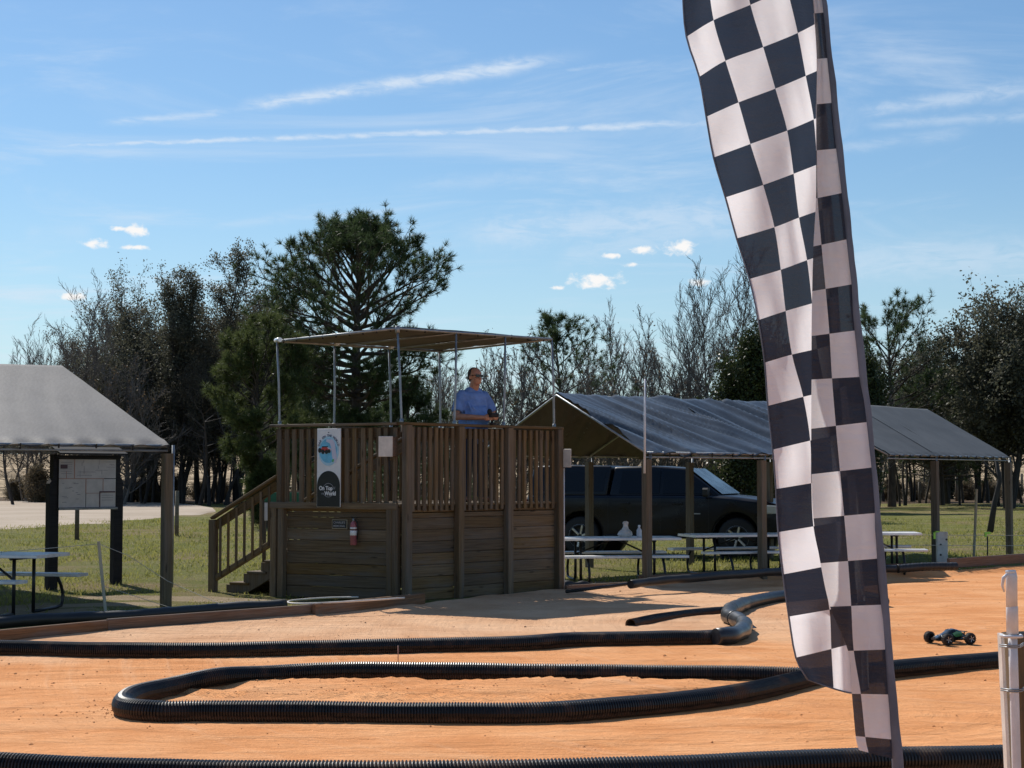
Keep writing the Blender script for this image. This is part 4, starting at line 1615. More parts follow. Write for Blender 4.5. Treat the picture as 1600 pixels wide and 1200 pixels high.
# elbows and couplers
ELB = thing('pipe_elbows', 'glossy dark elbows and couplers joining the pipes left of the flag', 'pipe fitting', (gp(1150, 985).x, gp(1150, 985).y, 0))
R_ = .078
pts = onz([(1118, 983), (1143, 981), (1160, 974), (1162, 964), (1149, 957), (1138, 952), (1141, 944), (1153, 938)], R=.078, dz=.01)
A1, _ = spline(pts[:5], 30)
B().tube([V(a) for a in A1], [R_ * (1 + .10 * sin(i * .75)) for i in range(30)], 18).obj('elbow', M['coupler'], ELB)
A1, _ = spline([pts[4], pts[5], pts[6]], 16)
B().tube([V(a) for a in A1], [R_ * (1.05 if i % 5 else 1.13) * .98 for i in range(16)], 18).obj('elbow', M['coupler'], ELB)
A1, _ = spline([pts[6], pts[7], V(pts[7]) + (pts[7] - pts[6]) * 1.1], 12)
B().tube([V(a) for a in A1], [R_ * (1.0 if i not in (3, 4, 8, 9) else 1.12) for i in range(12)], 18).obj('coupler', M['coupler'], ELB)
p = gp(1168, 985, .0)
b_ = B()
b_.poly([V((p.x - .16, p.y + .02, .028)), V((p.x + .02, p.y - .07, .026)), V((p.x + .11, p.y + .11, .012)), V((p.x + .0, p.y + .2, .10))], .006, (0, 0, 1))
b_.obj('torn_flap', M['pipe_smooth'], ELB)
# smooth pipe leaving behind the flag
pp = onz([(1152, 937), (1180, 929), (1225, 922), (1290, 917), (1340, 921), (1380, 930)], R=.075)
A1, _ = spline(pp, 70)
o = B().tube([V(a) for a in A1], [.074 + .003 * (i % 2) for i in range(70)], 18).obj('smooth_pipe', M['pipe_smooth'], None)
tag(o, 'smooth worn black pipe running from the elbows behind the flag', 'track pipe')

# black edging pipe behind the boards, left
def topline(px, py, z):
    p = gp(px, py, z)
    return V((p.x, p.y, z))


def edging(label, pts, r_, mat='edging', name='edging_pipe'):
    A1, _ = spline(pts, 90)
    b_ = B()
    rr_ = random.Random(5)
    b_.tube([V(a) + V((0, 0, .012 * mn.noise(V((a[0] * 2, a[1], 3))))) for a in A1], [r_ * (1 + .12 * mn.noise(V((i * .3, 0, 0)))) for i in range(90)], 12)
    o = b_.obj(name, M[mat], None)
    return tag(o, label, 'edging', 'black edging along the grass')


edging('black edging pipe behind the boards at the left by the picnic table', [topline(-500, 1015, .08), topline(0, 972, .09), topline(200, 962, .09), topline(330, 952, .09), topline(445, 944, .10)], .062)
edging('thick black edging pipe on the bank below the tables', [topline(985, 913, .15), topline(1020, 908, .17), topline(1110, 901, .19), topline(1220, 893, .20), topline(1330, 889, .20), topline(1400, 888, .20)], .056)
edging('thin black edging strip from the stand corner to the thick edging pipe', [topline(884, 924, .04), topline(930, 919, .09), topline(995, 911, .13)], .022)
edging('black edging pipe on the bank right of the flag', [topline(1402, 888, .20), topline(1440, 886, .21), topline(1494, 885, .21)], .062)
# boards
def boardseg(label, pa, pb, h, t_=.045, lift=0.0):
    a, c = gp(*pa), gp(*pb)
    a.z = c.z = h / 2 - .02 + lift
    o = B().beam(a, c, t_, h, ch=.008).obj('edge_board', M['board'], None)
    return tag(o, label, 'board', 'boards along the edge of the clay')


boardseg('long dusty edge board at the far left below the picnic table', (-700, 1077), (166, 989), .15)
boardseg('dusty edge board between the tent post and the stairs', (167, 989), (489, 964), .16)
boardseg('dusty edge board in front of the left planks of the stand', (490.5, 965), (662, 946), .17)
boardseg('dusty edge board on the bank at the right of the flag', (1482, 897), (1600, 888), .16, .05, .11)
boardseg('dusty edge board on the bank running out of frame at the right', (1601, 888), (1900, 869), .16, .05, .11)
boardseg('edge board added for the shaded bank face below the picnic tables', (1000, 917), (1219, 904), .17, .05, .01)  # this and the next two boards are added to make the bank face look shaded
boardseg('edge board added for the shaded bank face behind the flag', (1221, 904), (1384, 900), .17, .05, .03)
boardseg('edge board added for the shaded bank face just right of the flag', (1386, 900), (1480, 897), .18, .05, .03)
boardseg('low edge board added for the shadowed bank by the right foot of the stand', (884, 924), (998, 917), .10, .05, .0)  # added board, stands in for the bank darkened by the stand's shadow
# pale hose lying along the foot of the stand
A1, _ = spline([topline(632, 934, .17), topline(560, 939, .16), topline(480, 943, .15), topline(452, 942, .14), topline(458, 938, .13), topline(510, 934, .12), topline(560, 933, .12)], 60)
o = B().tube([V(a) for a in A1], .010, 8).obj('garden_hose', M['dusty_pvc'], None)
tag(o, 'pale hose looped on the ground at the foot of the stand', 'hose')
# black folded plastic at the right corner of the stand
c = gp(880, 920)
b_ = B()
A1, _ = spline([V((c.x - .25, c.y - .35, .05)), V((c.x, c.y - .25, .07)), V((c.x + .22, c.y - .1, .06)), V((c.x + .45, c.y + .05, .03))], 20)
b_.tube([V(a) for a in A1], [.05 + .015 * sin(i) for i in range(20)], 10)
o = b_.obj('black_sack', M['edging'], None)
tag(o, 'crumpled black plastic lying at the right foot of the stand', 'plastic')
# thin metal pin in the island lane
g0 = gp(622, 1036)
o = B().tube([V((g0.x, g0.y, 0)), V((g0.x, g0.y, .145))], .004, 6).obj('metal_pin', M['maproad'], None)
tag(o, 'thin rusty pin standing behind the hairpin pipe', 'pin')
# ------------------------------------------------------------------ pickup truck
def glossy(name, col, rough, coat=0.6, met=0.0):
    m, t, b = newmat(name)
    b.inputs['Base Color'].default_value = (*col, 1)
    n = t.noise(t.node('ShaderNodeTexCoord').outputs['Object'], 3.0, 5)
    t.put(b.inputs['Roughness'], t.ramp(n, .3, .7, rough * .8, rough * 1.4))
    b.inputs['Coat Weight'].default_value = coat
    b.inputs['Specular IOR Level'].default_value = .3 if max(col) < .04 else .5
    b.inputs['Metallic'].default_value = met
    return m


M['paint'] = glossy('navy_black_car_paint', (0.003, 0.0045, 0.009), .30, .08)
M['glass'] = glossy('dark_tinted_glass', (0.005, 0.006, 0.009), .12, .0)
M['screen'] = glossy('windscreen_glass', (0.018, 0.026, 0.034), .22, .0)
M['lampglass'] = glossy('headlamp_glass', (0.42, 0.46, 0.48), .1, .5)
M['amber'] = glossy('amber_lamp', (0.55, 0.16, 0.06), .2, .4)
M['chrome'] = glossy('chrome', (0.6, 0.6, 0.62), .12, 0, 1.0)
M['trim'] = plain('black_trim', (0.012, 0.012, 0.013), .6)
TK = local(thing('pickup_truck', 'dark navy pickup truck with a matching topper parked behind the tent', 'truck', (3.12, 33.1, 0), rz=radians(-20)))
# x forward, y: -1 = side seen by the camera
XR, XF, WR = -1.56, 1.56, .385
HW = .96


def arch_pts(cx, r_, z0_, n=9):
    return [(cx + r_ * cos(q), z0_ + r_ * sin(q)) for q in np.linspace(0, pi, n)]


# lower body profile
prof = [(-2.70, .48), (XR - .50, .40)]
prof += [(cx, z) for cx, z in [(XR - .47 * cos(q), .40 + .47 * sin(q)) for q in np.linspace(0, pi, 11)]]
prof += [(XR + .50, .36), (XF - .50, .36)]
prof += [(XF - .47 * cos(q), .40 + .47 * sin(q)) for q in np.linspace(0, pi, 11)]
prof += [(XF + .50, .40), (2.42, .38), (2.50, .50), (2.50, .70), (2.44, .90), (2.36, 1.02), (2.05, 1.10), (1.45, 1.17), (1.05, 1.20), (-2.66, 1.20), (-2.72, .95), (-2.72, .6)]


def loft_side(prof, ys, name, mat, parent, insets=None, bev=.03):
    bm = bmesh.new()
    rings = []
    for i, y in enumerate(ys):
        sc = insets[i] if insets else 0
        cz = 0.8
        rings.append([bm.verts.new((x * (1 - sc * .02), y, z - (sc * .05 if z > 0.9 else 0))) for x, z in prof])
    n = len(prof)
    for a, c in zip(rings[:-1], rings[1:]):
        for i in range(n):
            j = (i + 1) % n
            bm.faces.new((a[i], a[j], c[j], c[i]))
    bm.faces.new(rings[0])
    bm.faces.new(rings[-1][::-1])
    bmesh.ops.recalc_face_normals(bm, faces=bm.faces)
    me = bpy.data.meshes.new(name)
    bm.to_mesh(me)
    bm.free()
    me.materials.append(mat)
    for p in me.polygons:
        p.use_smooth = True
    ob = bpy.data.objects.new(name, me)
    COL.objects.link(ob)
    ob.parent = parent
    ob['_o'] = (0, 0, 0)
    md = ob.modifiers.new('bevel', 'BEVEL')
    md.width = bev
    md.segments = 3
    md.limit_method = 'ANGLE'
    md.angle_limit = radians(35)
    md.use_clamp_overlap = True
    md.harden_normals = False
    return ob


loft_side(prof, [-HW, -HW + .08, HW - .08, HW], 'body', M['paint'], TK, [1, 0, 0, 1])


def greenhouse(name, base, top, mat, parent, hb=.90, ht=.70, bev=.05):
    bm = bmesh.new()
    vb, vt = [], []
    for s_ in (-1, 1):
        vb.append([bm.verts.new((x, s_ * hb, z)) for x, z in base])
        vt.append([bm.verts.new((x, s_ * ht, z)) for x, z in top])
    n = len(base)
    for k in (0, 1):
        ring_ = vb[k] + vt[k][::-1]
        bm.faces.new(ring_ if k == 0 else ring_[::-1])
    for lst, rev in ((vt, False), (vb, True)):
        for i in range(n - 1):
            q = (lst[0][i], lst[0][i + 1], lst[1][i + 1], lst[1][i])
            bm.faces.new(q)
    bm.faces.new((vb[0][0], vt[0][0], vt[1][0], vb[1][0]))
    bm.faces.new((vb[0][-1], vt[0][-1], vt[1][-1], vb[1][-1]))
    bmesh.ops.recalc_face_normals(bm, faces=bm.faces)
    me = bpy.data.meshes.new(name)
    bm.to_mesh(me)
    bm.free()
    me.materials.append(mat)
    for p in me.polygons:
        p.use_smooth = True
    ob = bpy.data.objects.new(name, me)
    COL.objects.link(ob)
    ob.parent = parent
    md = ob.modifiers.new('bevel', 'BEVEL')
    md.width = bev
    md.segments = 4
    md.limit_method = 'ANGLE'
    md.angle_limit = radians(25)
    return ob


ZR = 1.74
greenhouse('cab', [(-.99, 1.16), (0, 1.16), (1.30, 1.15)], [(-.93, ZR), (-.1, ZR + .02), (.52, ZR - .03)], M['paint'], TK)
greenhouse('topper', [(-2.66, 1.16), (-1.8, 1.16), (-1.02, 1.16)], [(-2.58, ZR + .02), (-1.8, ZR + .04), (-.96, ZR + .02)], M['paint'], TK, .91, .76)


def sidept(x, z, off=.006, hb=.90, ht=.70, side=-1):
    k = (z - 1.16) / (ZR - 1.16)
    y = side * (hb + (ht - hb) * k + off)
    return V((x, y, z))


def pane(name, pts, mat, hb=.90, ht=.70, off=.004):
    for s_ in (-1, 1):
        b_ = B()
        q = [sidept(x, z, off, hb, ht, s_) for x, z in pts]
        nrm = V((0, s_, .35)).normalized()
        b_.poly(q if s_ < 0 else q[::-1], .008, nrm)
        b_.obj(name, mat, TK)


pane('side_window', [(.10, 1.22), (1.0, 1.22), (.50, 1.64), (.10, 1.66)], M['glass'])
pane('side_window', [(-.78, 1.22), (.03, 1.22), (.03, 1.66), (-.74, 1.66)], M['glass'])
pane('topper_window', [(-2.45, 1.26), (-1.10, 1.26), (-1.06, 1.64), (-2.40, 1.64)], M['glass'], .91, .76)
# windscreen
b_ = B()
q = [V((1.24, -.80, 1.20)), V((1.24, .80, 1.20)), V((.57, .63, 1.69)), V((.57, -.63, 1.69))]
nrm = (q[1] - q[0]).cross(q[2] - q[1]).normalized()
b_.poly([p + nrm * .012 for p in q], .012, nrm)
b_.obj('windscreen', M['screen'], TK)
for s_ in (-1, 1):
    # door seams, handles, mirrors, lamps
    for x in (-.98, .07, 1.02):
        B().beam((x, s_ * (HW - .002), .48), (x, s_ * (HW - .002), 1.15), .008, .008, ch=.001).obj('door_seam', M['trim'], TK)
    for x in (-.62, .42):
        B().beam((x - .1, s_ * (HW + .012), 1.03), (x + .08, s_ * (HW + .012), 1.03), .03, .035).obj('door_handle', M['paint'], TK)
    mr = B().box((1.0, s_ * (HW + .10), 1.25), (.10, .20, .17), ch=.03).obj('wing_mirror', M['trim'], TK)
    B().beam((2.14, s_ * (HW - .012), .93), (2.47, s_ * (HW - .05), .91), .07, .17, ch=.03).obj('headlight', M['lampglass'], TK)
    B().beam((1.97, s_ * (HW - .002), .95), (2.15, s_ * (HW - .006), .94), .04, .13, ch=.018).obj('indicator', M['amber'], TK)
    B().beam((-2.70, s_ * (HW - .06), .85), (-2.70, s_ * (HW - .06), 1.1), .06, .08).obj('tail_light', M['sign_red'], TK)
    B().beam((XR + .55, s_ * HW, .40), (XF - .55, s_ * HW, .40), .10, .04, ch=.01).obj('side_step', M['trim'], TK)
    B().beam((.62, s_ * (HW + .001), .84), (.86, s_ * (HW + .001), .84), .004, .022, ch=.001).obj('badge', M['galv'], TK)
B().beam((2.52, -.72, .80), (2.52, .72, .80), .05, .20, ch=.02).obj('grille', M['chrome'], TK)
B().beam((2.54, -.93, .52), (2.54, .93, .52), .16, .22, ch=.05).obj('bumper', M['paint'], TK)
B().beam((-2.78, -.9, .55), (-2.78, .9, .55), .14, .18, ch=.04).obj('bumper', M['chrome'], TK)
for x in (XR, XF):
    for s_ in (-1, 1):
        B().lathe([(.0, -s_ * .40), (.478, -s_ * .40), (.478, -s_ * .02), (.47, -s_ * .02), (.47, -s_ * .38), (0, -s_ * .38)], 36, (x, s_ * HW, .40), 'y').obj('wheel_well', M['trim'], TK)
        y0 = s_ * (HW - .13)
        b_ = B()
        b_.lathe([(.20, -.11), (.33, -.115), (.372, -.09), (.385, -.05), (.385, .05), (.372, .09), (.33, .115), (.20, .11)], 30, (x, y0, WR), 'y')
        tyre = b_.obj('tyre', M['rubber'], TK)
        b_ = B()
        b_.lathe([(.0, s_ * .04), (.06, s_ * .085), (.07, s_ * .06), (.20, s_ * .045), (.215, s_ * .10), (.225, s_ * .10), (.225, -s_ * .1)], 30, (x, y0, WR), 'y')
        rm_ = b_.obj('rim', M['trim'], tyre)
        for k in range(6):
            a = k * pi / 3 + .3
            B().beam((x + .04 * cos(a), y0 + s_ * .085, WR + .04 * sin(a)), (x + .215 * cos(a), y0 + s_ * .095, WR + .215 * sin(a)), .04, .055, (0, 1, 0)).obj('spoke', M['rim'], tyre)
        B().lathe([(.205, s_ * .10), (.232, s_ * .112), (.236, s_ * .10)], 30, (x, y0, WR), 'y').obj('rim_lip', M['rim'], tyre)

# ------------------------------------------------------------------ radio controlled truggy
c = gp(1484, 1006)
RC = local(thing('rc_truggy', 'black and green radio controlled buggy driving on the orange clay', 'toy car', (c.x, c.y, tz(c.x, c.y) + .002), rz=radians(180 + 22)))
RC.scale = (.77, .77, .77)
M['shell'] = glossy('green_black_shell', (0.012, 0.016, 0.018), .2, .7)
M['shellg'] = glossy('green_shell', (0.05, 0.22, 0.06), .25, .7)
RR = .067
for x, tw in ((-.165, .036), (.165, .036)):
    for s_ in (-1, 1):
        y0 = s_ * .178
        b_ = B()
        b_.lathe([(.040, -tw), (.060, -tw), (.067, -tw * .7), (.067, tw * .7), (.060, tw), (.040, tw)], 22, (x, y0, RR), 'y')
        tyre = b_.obj('tyre', M['rubber'], RC)
        vs_ = B()
        for k in range(20):
            a = 2 * pi * k / 20
            for yy_ in (-.5, .5):
                vs_.box((x + .068 * cos(a), y0 + yy_ * tw, RR + .068 * sin(a)), (.006, tw * .7, .006), (cos(a), 0, 0) if False else None, ch=.001)
        vs_.obj('tread_block', M['rubber'], tyre, kind='stuff')
        B().lathe([(0, s_ * tw * .6), (.012, s_ * tw * .9), (.014, s_ * tw * .5), (.036, s_ * tw * .55), (.041, s_ * tw), (.044, s_ * tw)], 20, (x, y0, RR), 'y').obj('rim', M['trim'], tyre)
        for k in range(5):
            a = k * 2 * pi / 5
            B().beam((x + .008 * cos(a), y0 + s_ * tw * .8, RR + .008 * sin(a)), (x + .038 * cos(a), y0 + s_ * tw * .95, RR + .038 * sin(a)), .008, .010, (0, 1, 0), ch=.002).obj('spoke', M['rim'], tyre)
        B().tube([(x, s_ * .04, .055), (x, y0 - s_ * .03, .055)], .008, 6).obj('arm', M['blacksteel'], RC)
        B().tube([(x + (.02 if x < 0 else -.02), s_ * .035, .10), (x, s_ * .12, .06)], .009, 8).obj('shock', M['galv'], RC)
B().beam((-.20, 0, .048), (.20, 0, .048), .11, .022, ch=.006).obj('chassis', M['blacksteel'], RC)
B().box((.215, 0, .06), (.04, .10, .02)).obj('bumper', M['blacksteel'], RC)
# body shell: lofted cross-sections from nose (+x) to tail
secs = [(.205, .035, .066, .078), (.17, .055, .064, .098), (.12, .075, .062, .115), (.075, .082, .062, .130), (.03, .078, .064, .165), (-.04, .074, .064, .178), (-.10, .075, .066, .165), (-.15, .07, .07, .135), (-.19, .055, .08, .115)]
b_ = B()
vs = []
m_ = 12
for x, hw, zb_, zt2 in secs:
    for j in range(m_):
        a = pi * j / (m_ - 1)
        k = abs(cos(a)) ** .7 * (1 if cos(a) > 0 else -1)
        vs.append((x, hw * k, zb_ + (zt2 - zb_) * sin(a) ** .55))
fs = [(i * m_ + j, i * m_ + j + 1, (i + 1) * m_ + j + 1, (i + 1) * m_ + j) for i in range(len(secs) - 1) for j in range(m_ - 1)]
fs += [tuple(range(m_)), tuple(reversed(range((len(secs) - 1) * m_, len(secs) * m_)))]
b_.add(vs, fs, None, 0, True)
sh = b_.obj('body_shell', M['shell'], RC)
for s_ in (-1, 1):
    b_ = B()
    b_.poly([(-.12, s_ * .079, .09), (-.02, s_ * .083, .085), (.02, s_ * .08, .125), (-.05, s_ * .072, .150), (-.13, s_ * .07, .135)], s_ * .003, (0, 1, 0))
    b_.obj('green_panel', M['shellg'], sh)
    b_ = B()
    b_.poly([(-.02, s_ * .078, .145), (.03, s_ * .072, .135), (.022, s_ * .055, .163), (-.03, s_ * .056, .172)], s_ * .002, (0, 1, 0))
    b_.obj('window', M['screen'], sh)
B().beam((-.185, -.075, .140), (-.185, .075, .140), .045, .008, ch=.002).obj('rear_wing', M['shell'], RC)
for s_ in (-1, 1):
    B().beam((-.19, s_ * .03, .10), (-.19, s_ * .035, .138), .008, .02, ch=.002).obj('wing_mount', M['blacksteel'], RC)
B().box((.13, 0, .108), (.05, .03, .012)).obj('body_clip', M['bright'], RC)
# ------------------------------------------------------------------ the man at the rail
def remeshed(name, build, voxel, mat, parent, smooth_it=4, fac=.6):
    b_ = B()
    build(b_)
    ob = b_.obj(name, mat, parent, org=(0, 0, 0))
    md = ob.modifiers.new('r', 'REMESH')
    md.mode = 'VOXEL'
    md.voxel_size = voxel
    md.use_smooth_shade = True
    ms = ob.modifiers.new('s', 'SMOOTH')
    ms.factor = fac
    ms.iterations = smooth_it
    dg = bpy.context.evaluated_depsgraph_get()
    me = bpy.data.meshes.new_from_object(ob.evaluated_get(dg))
    ob.modifiers.clear()
    old = ob.data
    ob.data = me
    bpy.data.meshes.remove(old)
    me.name = name
    return ob


def ell(b_, c, r_, k=14, m=10, tilt=None):
    vs = []
    R3 = tilt or Matrix.Identity(3)
    for i in range(m + 1):
        a = pi * i / m
        for j in range(k):
            q = 2 * pi * j / k
            rr_ = max(sin(a), .02)
            vs.append(V(c) + R3 @ V((r_[0] * rr_ * cos(q), r_[1] * rr_ * sin(q), r_[2] * cos(a))))
    fs = [(i * k + j, (i + 1) * k + j, (i + 1) * k + (j + 1) % k, i * k + (j + 1) % k) for i in range(m) for j in range(k)]
    fs += [tuple(range(k)), tuple(reversed(range(m * k, (m + 1) * k)))]
    b_.add(vs, fs)


def cap_(b_, a, c, ra, rb, k=12):
    a, c = V(a), V(c)
    d = (c - a)
    u = d.normalized()
    pts, rs = [], []
    for q in (-1, -.8, -.45, 0):
        pts.append(a + u * ra * q * .98)
        rs.append(ra * sqrt(max(0.004, 1 - q * q)))
    for q in (0, .45, .8, 1):
        pts.append(c + u * rb * q * .98)
        rs.append(rb * sqrt(max(0.004, 1 - q * q)))
    b_.tube(pts, rs, k)


skin_m, t, b = newmat('tanned_skin')
n_ = t.noise(t.node('ShaderNodeTexCoord').outputs['Object'], 18, 4)
t.put(b.inputs['Base Color'], t.mix(t.ramp(n_, .3, .7), (0.36, 0.17, 0.105), (0.44, 0.22, 0.14)))
b.inputs['Roughness'].default_value = .5
b.inputs['Subsurface Weight'].default_value = .1
b.inputs['Subsurface Radius'].default_value = (.01, .004, .002)
M['shirt'] = plain('blue_cotton', (0.16, 0.26, 0.53), .85, var=.16, nscale=9, bump=.02, bscale=9, spec=.2)
M['jeans'] = plain('dark_denim', (0.035, 0.05, 0.085), .85, var=.2, nscale=9, spec=.2)
M['hair'] = plain('short_dark_hair', (0.035, 0.026, 0.022), .8, var=.3, nscale=60, bump=.003, bscale=160)
M['lens'] = glossy('dark_lens', (.006, .004, .004), .1, .3)

mx_ = at(740, 700, 22.15).x
MAN = local(thing('person', 'man in a blue T-shirt and sunglasses standing on the deck holding a radio controller', 'person', (mx_, 22.15, DZ - .004), rz=radians(-52)))
# local frame: +x is where he faces, +y his left
Rw, Lw = (.315, -.075, 1.115), (.335, .115, 1.125)
Re, Le = (.03, -.315, 1.13), (.06, .30, 1.14)
Rs, Ls = (-.02, -.195, 1.42), (-.02, .195, 1.42)
HC = V((.035, 0, 1.665))


def body(b_):
    # head: skull, jaw, nose, ears
    ell(b_, HC + V((-.01, 0, .03)), (.098, .080, .098))
    ell(b_, HC + V((.022, 0, -.045)), (.075, .064, .078))
    ell(b_, HC + V((.060, 0, -.082)), (.030, .036, .026))
    ell(b_, HC + V((.040, 0, -.062)), (.055, .058, .050))
    cap_(b_, HC + V((.088, 0, .010)), HC + V((.104, 0, -.026)), .010, .016, 8)
    for s_ in (-1, 1):
        ell(b_, HC + V((-.010, s_ * .080, -.008)), (.020, .012, .033), 10, 8)
        ell(b_, HC + V((.072, s_ * .032, .026)), (.020, .026, .010), 10, 8)     # brow
        ell(b_, HC + V((.062, s_ * .036, -.030)), (.026, .026, .022), 10, 8)    # cheek
    cap_(b_, HC + V((.088, -.016, -.058)), HC + V((.088, .016, -.058)), .0075, .0075, 8)
    cap_(b_, HC + V((.084, -.014, -.068)), HC + V((.084, .014, -.068)), .0085, .0085, 8)
    cap_(b_, (-.01, 0, 1.46), HC + V((-.005, 0, -.06)), .070, .064)
    # torso and hips
    ell(b_, (-.01, 0, 1.34), (.13, .185, .16))
    ell(b_, (.035, 0, 1.14), (.165, .175, .17))
    ell(b_, (.0, 0, .97), (.145, .175, .13))
    for s_, sh, el, wr_ in ((-1, Rs, Re, Rw), (1, Ls, Le, Lw)):
        cap_(b_, sh, el, .062, .047)
        cap_(b_, el, wr_, .047, .030)
        # hand round the controller
        w_ = V(wr_)
        fw = (w_ - V(el)).normalized()
        inn = V((0, -s_, 0))
        palm = w_ + fw * .045
        cap_(b_, w_, palm, .028, .034)
        cap_(b_, palm + V((0, 0, .018)), palm + V((0, 0, -.018)), .027, .025)
        for i, (dz_, ln_) in enumerate(((.028, .040), (.009, .046), (-.010, .043), (-.028, .034))):
            k0 = palm + fw * .028 + V((0, 0, dz_))
            k1 = k0 + (fw * .9 + inn * .35).normalized() * ln_ * .7
            k2 = k1 + (fw * .25 + inn * 1.0).normalized() * ln_ * .6
            k3 = k2 + (fw * -.5 + inn * .8).normalized() * ln_ * .4
            for a, c in ((k0, k1), (k1, k2), (k2, k3)):
                cap_(b_, a, c, .0092, .0085, 8)
        t0 = palm + V((0, 0, .030)) - fw * .012
        t1 = t0 + (fw * .6 + inn * .45 + V((0, 0, .55))).normalized() * .036
        t2 = t1 + (fw * .8 + inn * .5).normalized() * .030
        cap_(b_, t0, t1, .0125, .011, 8)
        cap_(b_, t1, t2, .011, .0095, 8)
        hip = (0.0, s_ * .10, .93)
        kn = (.02 + .01 * s_, s_ * .125, .50)
        an = (-.02 + .01 * s_, s_ * .135, .09)
        cap_(b_, hip, kn, .095, .062)
        cap_(b_, kn, an, .060, .040)
        cap_(b_, (an[0], an[1], .05), (an[0] + .15, an[1] + s_ * .02, .035), .040, .032)


remeshed('body', body, .0065, skin_m, MAN, 3, .5)


def shirt(b_):
    ell(b_, (-.015, 0, 1.375), (.140, .205, .125))
    ell(b_, (-.005, 0, 1.28), (.160, .200, .16))
    ell(b_, (.045, 0, 1.13), (.185, .195, .19))
    cap_(b_, (.02, -.03, 1.02), (.02, .03, .93), .185, .172)
    ell(b_, (.012, 0, .95), (.175, .195, .11))
    cap_(b_, (-.01, -.06, 1.455), (-.01, .06, 1.455), .080, .080)
    for s_, sh, el in ((-1, Rs, Re), (1, Ls, Le)):
        e = V(sh).lerp(V(el), .78)
        cap_(b_, (sh[0], sh[1] * .92, sh[2] - .005), V(sh).lerp(V(el), .45), .078, .078)
        b_.tube([V(sh), V(sh).lerp(V(el), .3), V(sh).lerp(V(el), .6), e], [.06, .078, .078, .080], 14)
    # soft folds
    for a, c, r_ in (((.16, -.13, 1.26), (.19, .02, 1.05), .016), ((.11, -.17, 1.32), (.17, -.12, 1.12), .014), ((.05, -.19, 1.30), (.10, -.19, 1.06), .016),
                     ((.17, .08, 1.27), (.21, .10, 1.08), .015), ((.06, -.185, 1.0), (.18, -.09, 1.03), .013), ((-.10, -.16, 1.32), (-.12, -.15, 1.05), .016)):
        cap_(b_, a, c, r_, r_ * .8, 8)


remeshed('t_shirt', shirt, .0085, M['shirt'], MAN, 4, .5)


def jeans(b_):
    ell(b_, (.0, 0, .93), (.158, .185, .11))
    for s_ in (-1, 1):
        cap_(b_, (0.0, s_ * .095, .90), (.02 + .01 * s_, s_ * .125, .50), .108, .082)
        b_.tube([(.02 + .01 * s_, s_ * .125, .55), (.01 + .01 * s_, s_ * .13, .3), (-.015 + .01 * s_, s_ * .135, .07)], [.080, .072, .068], 14)
        ell(b_, (.02 + .01 * s_, s_ * .125, .50), (.078, .078, .08))


remeshed('jeans', jeans, .011, M['jeans'], MAN, 4, .5)


def hairb(b_):
    ell(b_, HC + V((-.034, 0, .036)), (.090, .084, .096), 18, 14)
    ell(b_, HC + V((-.045, 0, -.005)), (.068, .082, .075), 14, 10)
    for s_ in (-1, 1):
        cap_(b_, HC + V((-.012, s_ * .074, .03)), HC + V((-.006, s_ * .076, -.005)), .012, .008, 8)


remeshed('hair', hairb, .007, M['hair'], MAN, 2, .4)
for s_ in (-1, 1):
    b_ = B()
    b_.tube([(.012, s_ * .135 * 1.0, .035 - .02), (.02, s_ * .135, .03)], [.03, .03], 6)
    b2_ = B()
    b2_.lathe([(0, 0), (.045, 0), (.048, .02), (.046, .06), (.036, .085), (0, .09)], 12, (-.01 + .01 * s_, s_ * .137, .002))
    b2_.lathe([(0, 0), (.042, 0), (.046, .015), (.042, .04), (.025, .06), (0, .062)], 12, (.085 + .01 * s_, s_ * .145, .002))
    b2_.beam((-.02 + .01 * s_, s_ * .137, .022), (.10 + .01 * s_, s_ * .145, .020), .085, .04, ch=.012)
    b2_.obj('shoe', M['rubber'], MAN, org=(0, 0, 0))
# sunglasses
b_ = B()
for s_ in (-1, 1):
    q = HC + V((.101, s_ * .032, .008))
    pts = [q + V((-.005 * abs(cos(a)) * (1.0 + s_ * cos(a)), cos(a) * .029, sin(a) * .019)) for a in np.linspace(0, 2 * pi, 18, endpoint=False)]
    b_.poly(pts, .005, V((1, 0, 0)))
b_.tube([HC + V((.103, -.012, .012)), HC + V((.106, 0, .014)), HC + V((.103, .012, .012))], .0035, 6)
gl = b_.obj('sunglasses', M['lens'], MAN, org=(0, 0, 0))
for s_ in (-1, 1):
    B().tube([HC + V((.098, s_ * .058, .016)), HC + V((.06, s_ * .079, .016)), HC + V((-.01, s_ * .091, .012))], .0035, 6).obj('temple_arm', M['lens'], gl, org=(0, 0, 0))
# controller in his hands
RCt = local(thing('radio_controller', 'black radio controller held by the man on the deck', 'controller', tuple(MAN.matrix_basis @ V((.395, .02, 1.14))), rz=radians(-52)))
RCt.location = V((mx_, 22.15, DZ)) + Matrix.Rotation(radians(-52), 3, 'Z') @ V((.395, .022, 1.14))
B().beam((0, -.055, .0), (0, .055, .0), .09, .055, ch=.012).obj('controller_body', M['rubber'], RCt)
B().tube([(-.01, .0, -.02), (-.02, 0, -.10)], [.020, .018], 10).obj('grip', M['rubber'], RCt)
B().beam((-.03, 0, -.11), (.03, 0, -.11), .06, .03, ch=.008).obj('battery_base', M['rubber'], RCt)
B().lathe([(.0, -.075), (.034, -.075), (.038, -.068), (.038, -.052), (.034, -.045), (0, -.045)], 16, (.005, 0, .045), 'y').obj('steering_wheel', M['rubber'], RCt)
B().tube([(.02, .03, .03), (.03, .035, .12)], [.006, .004], 6).obj('aerial', M['rubber'], RCt)

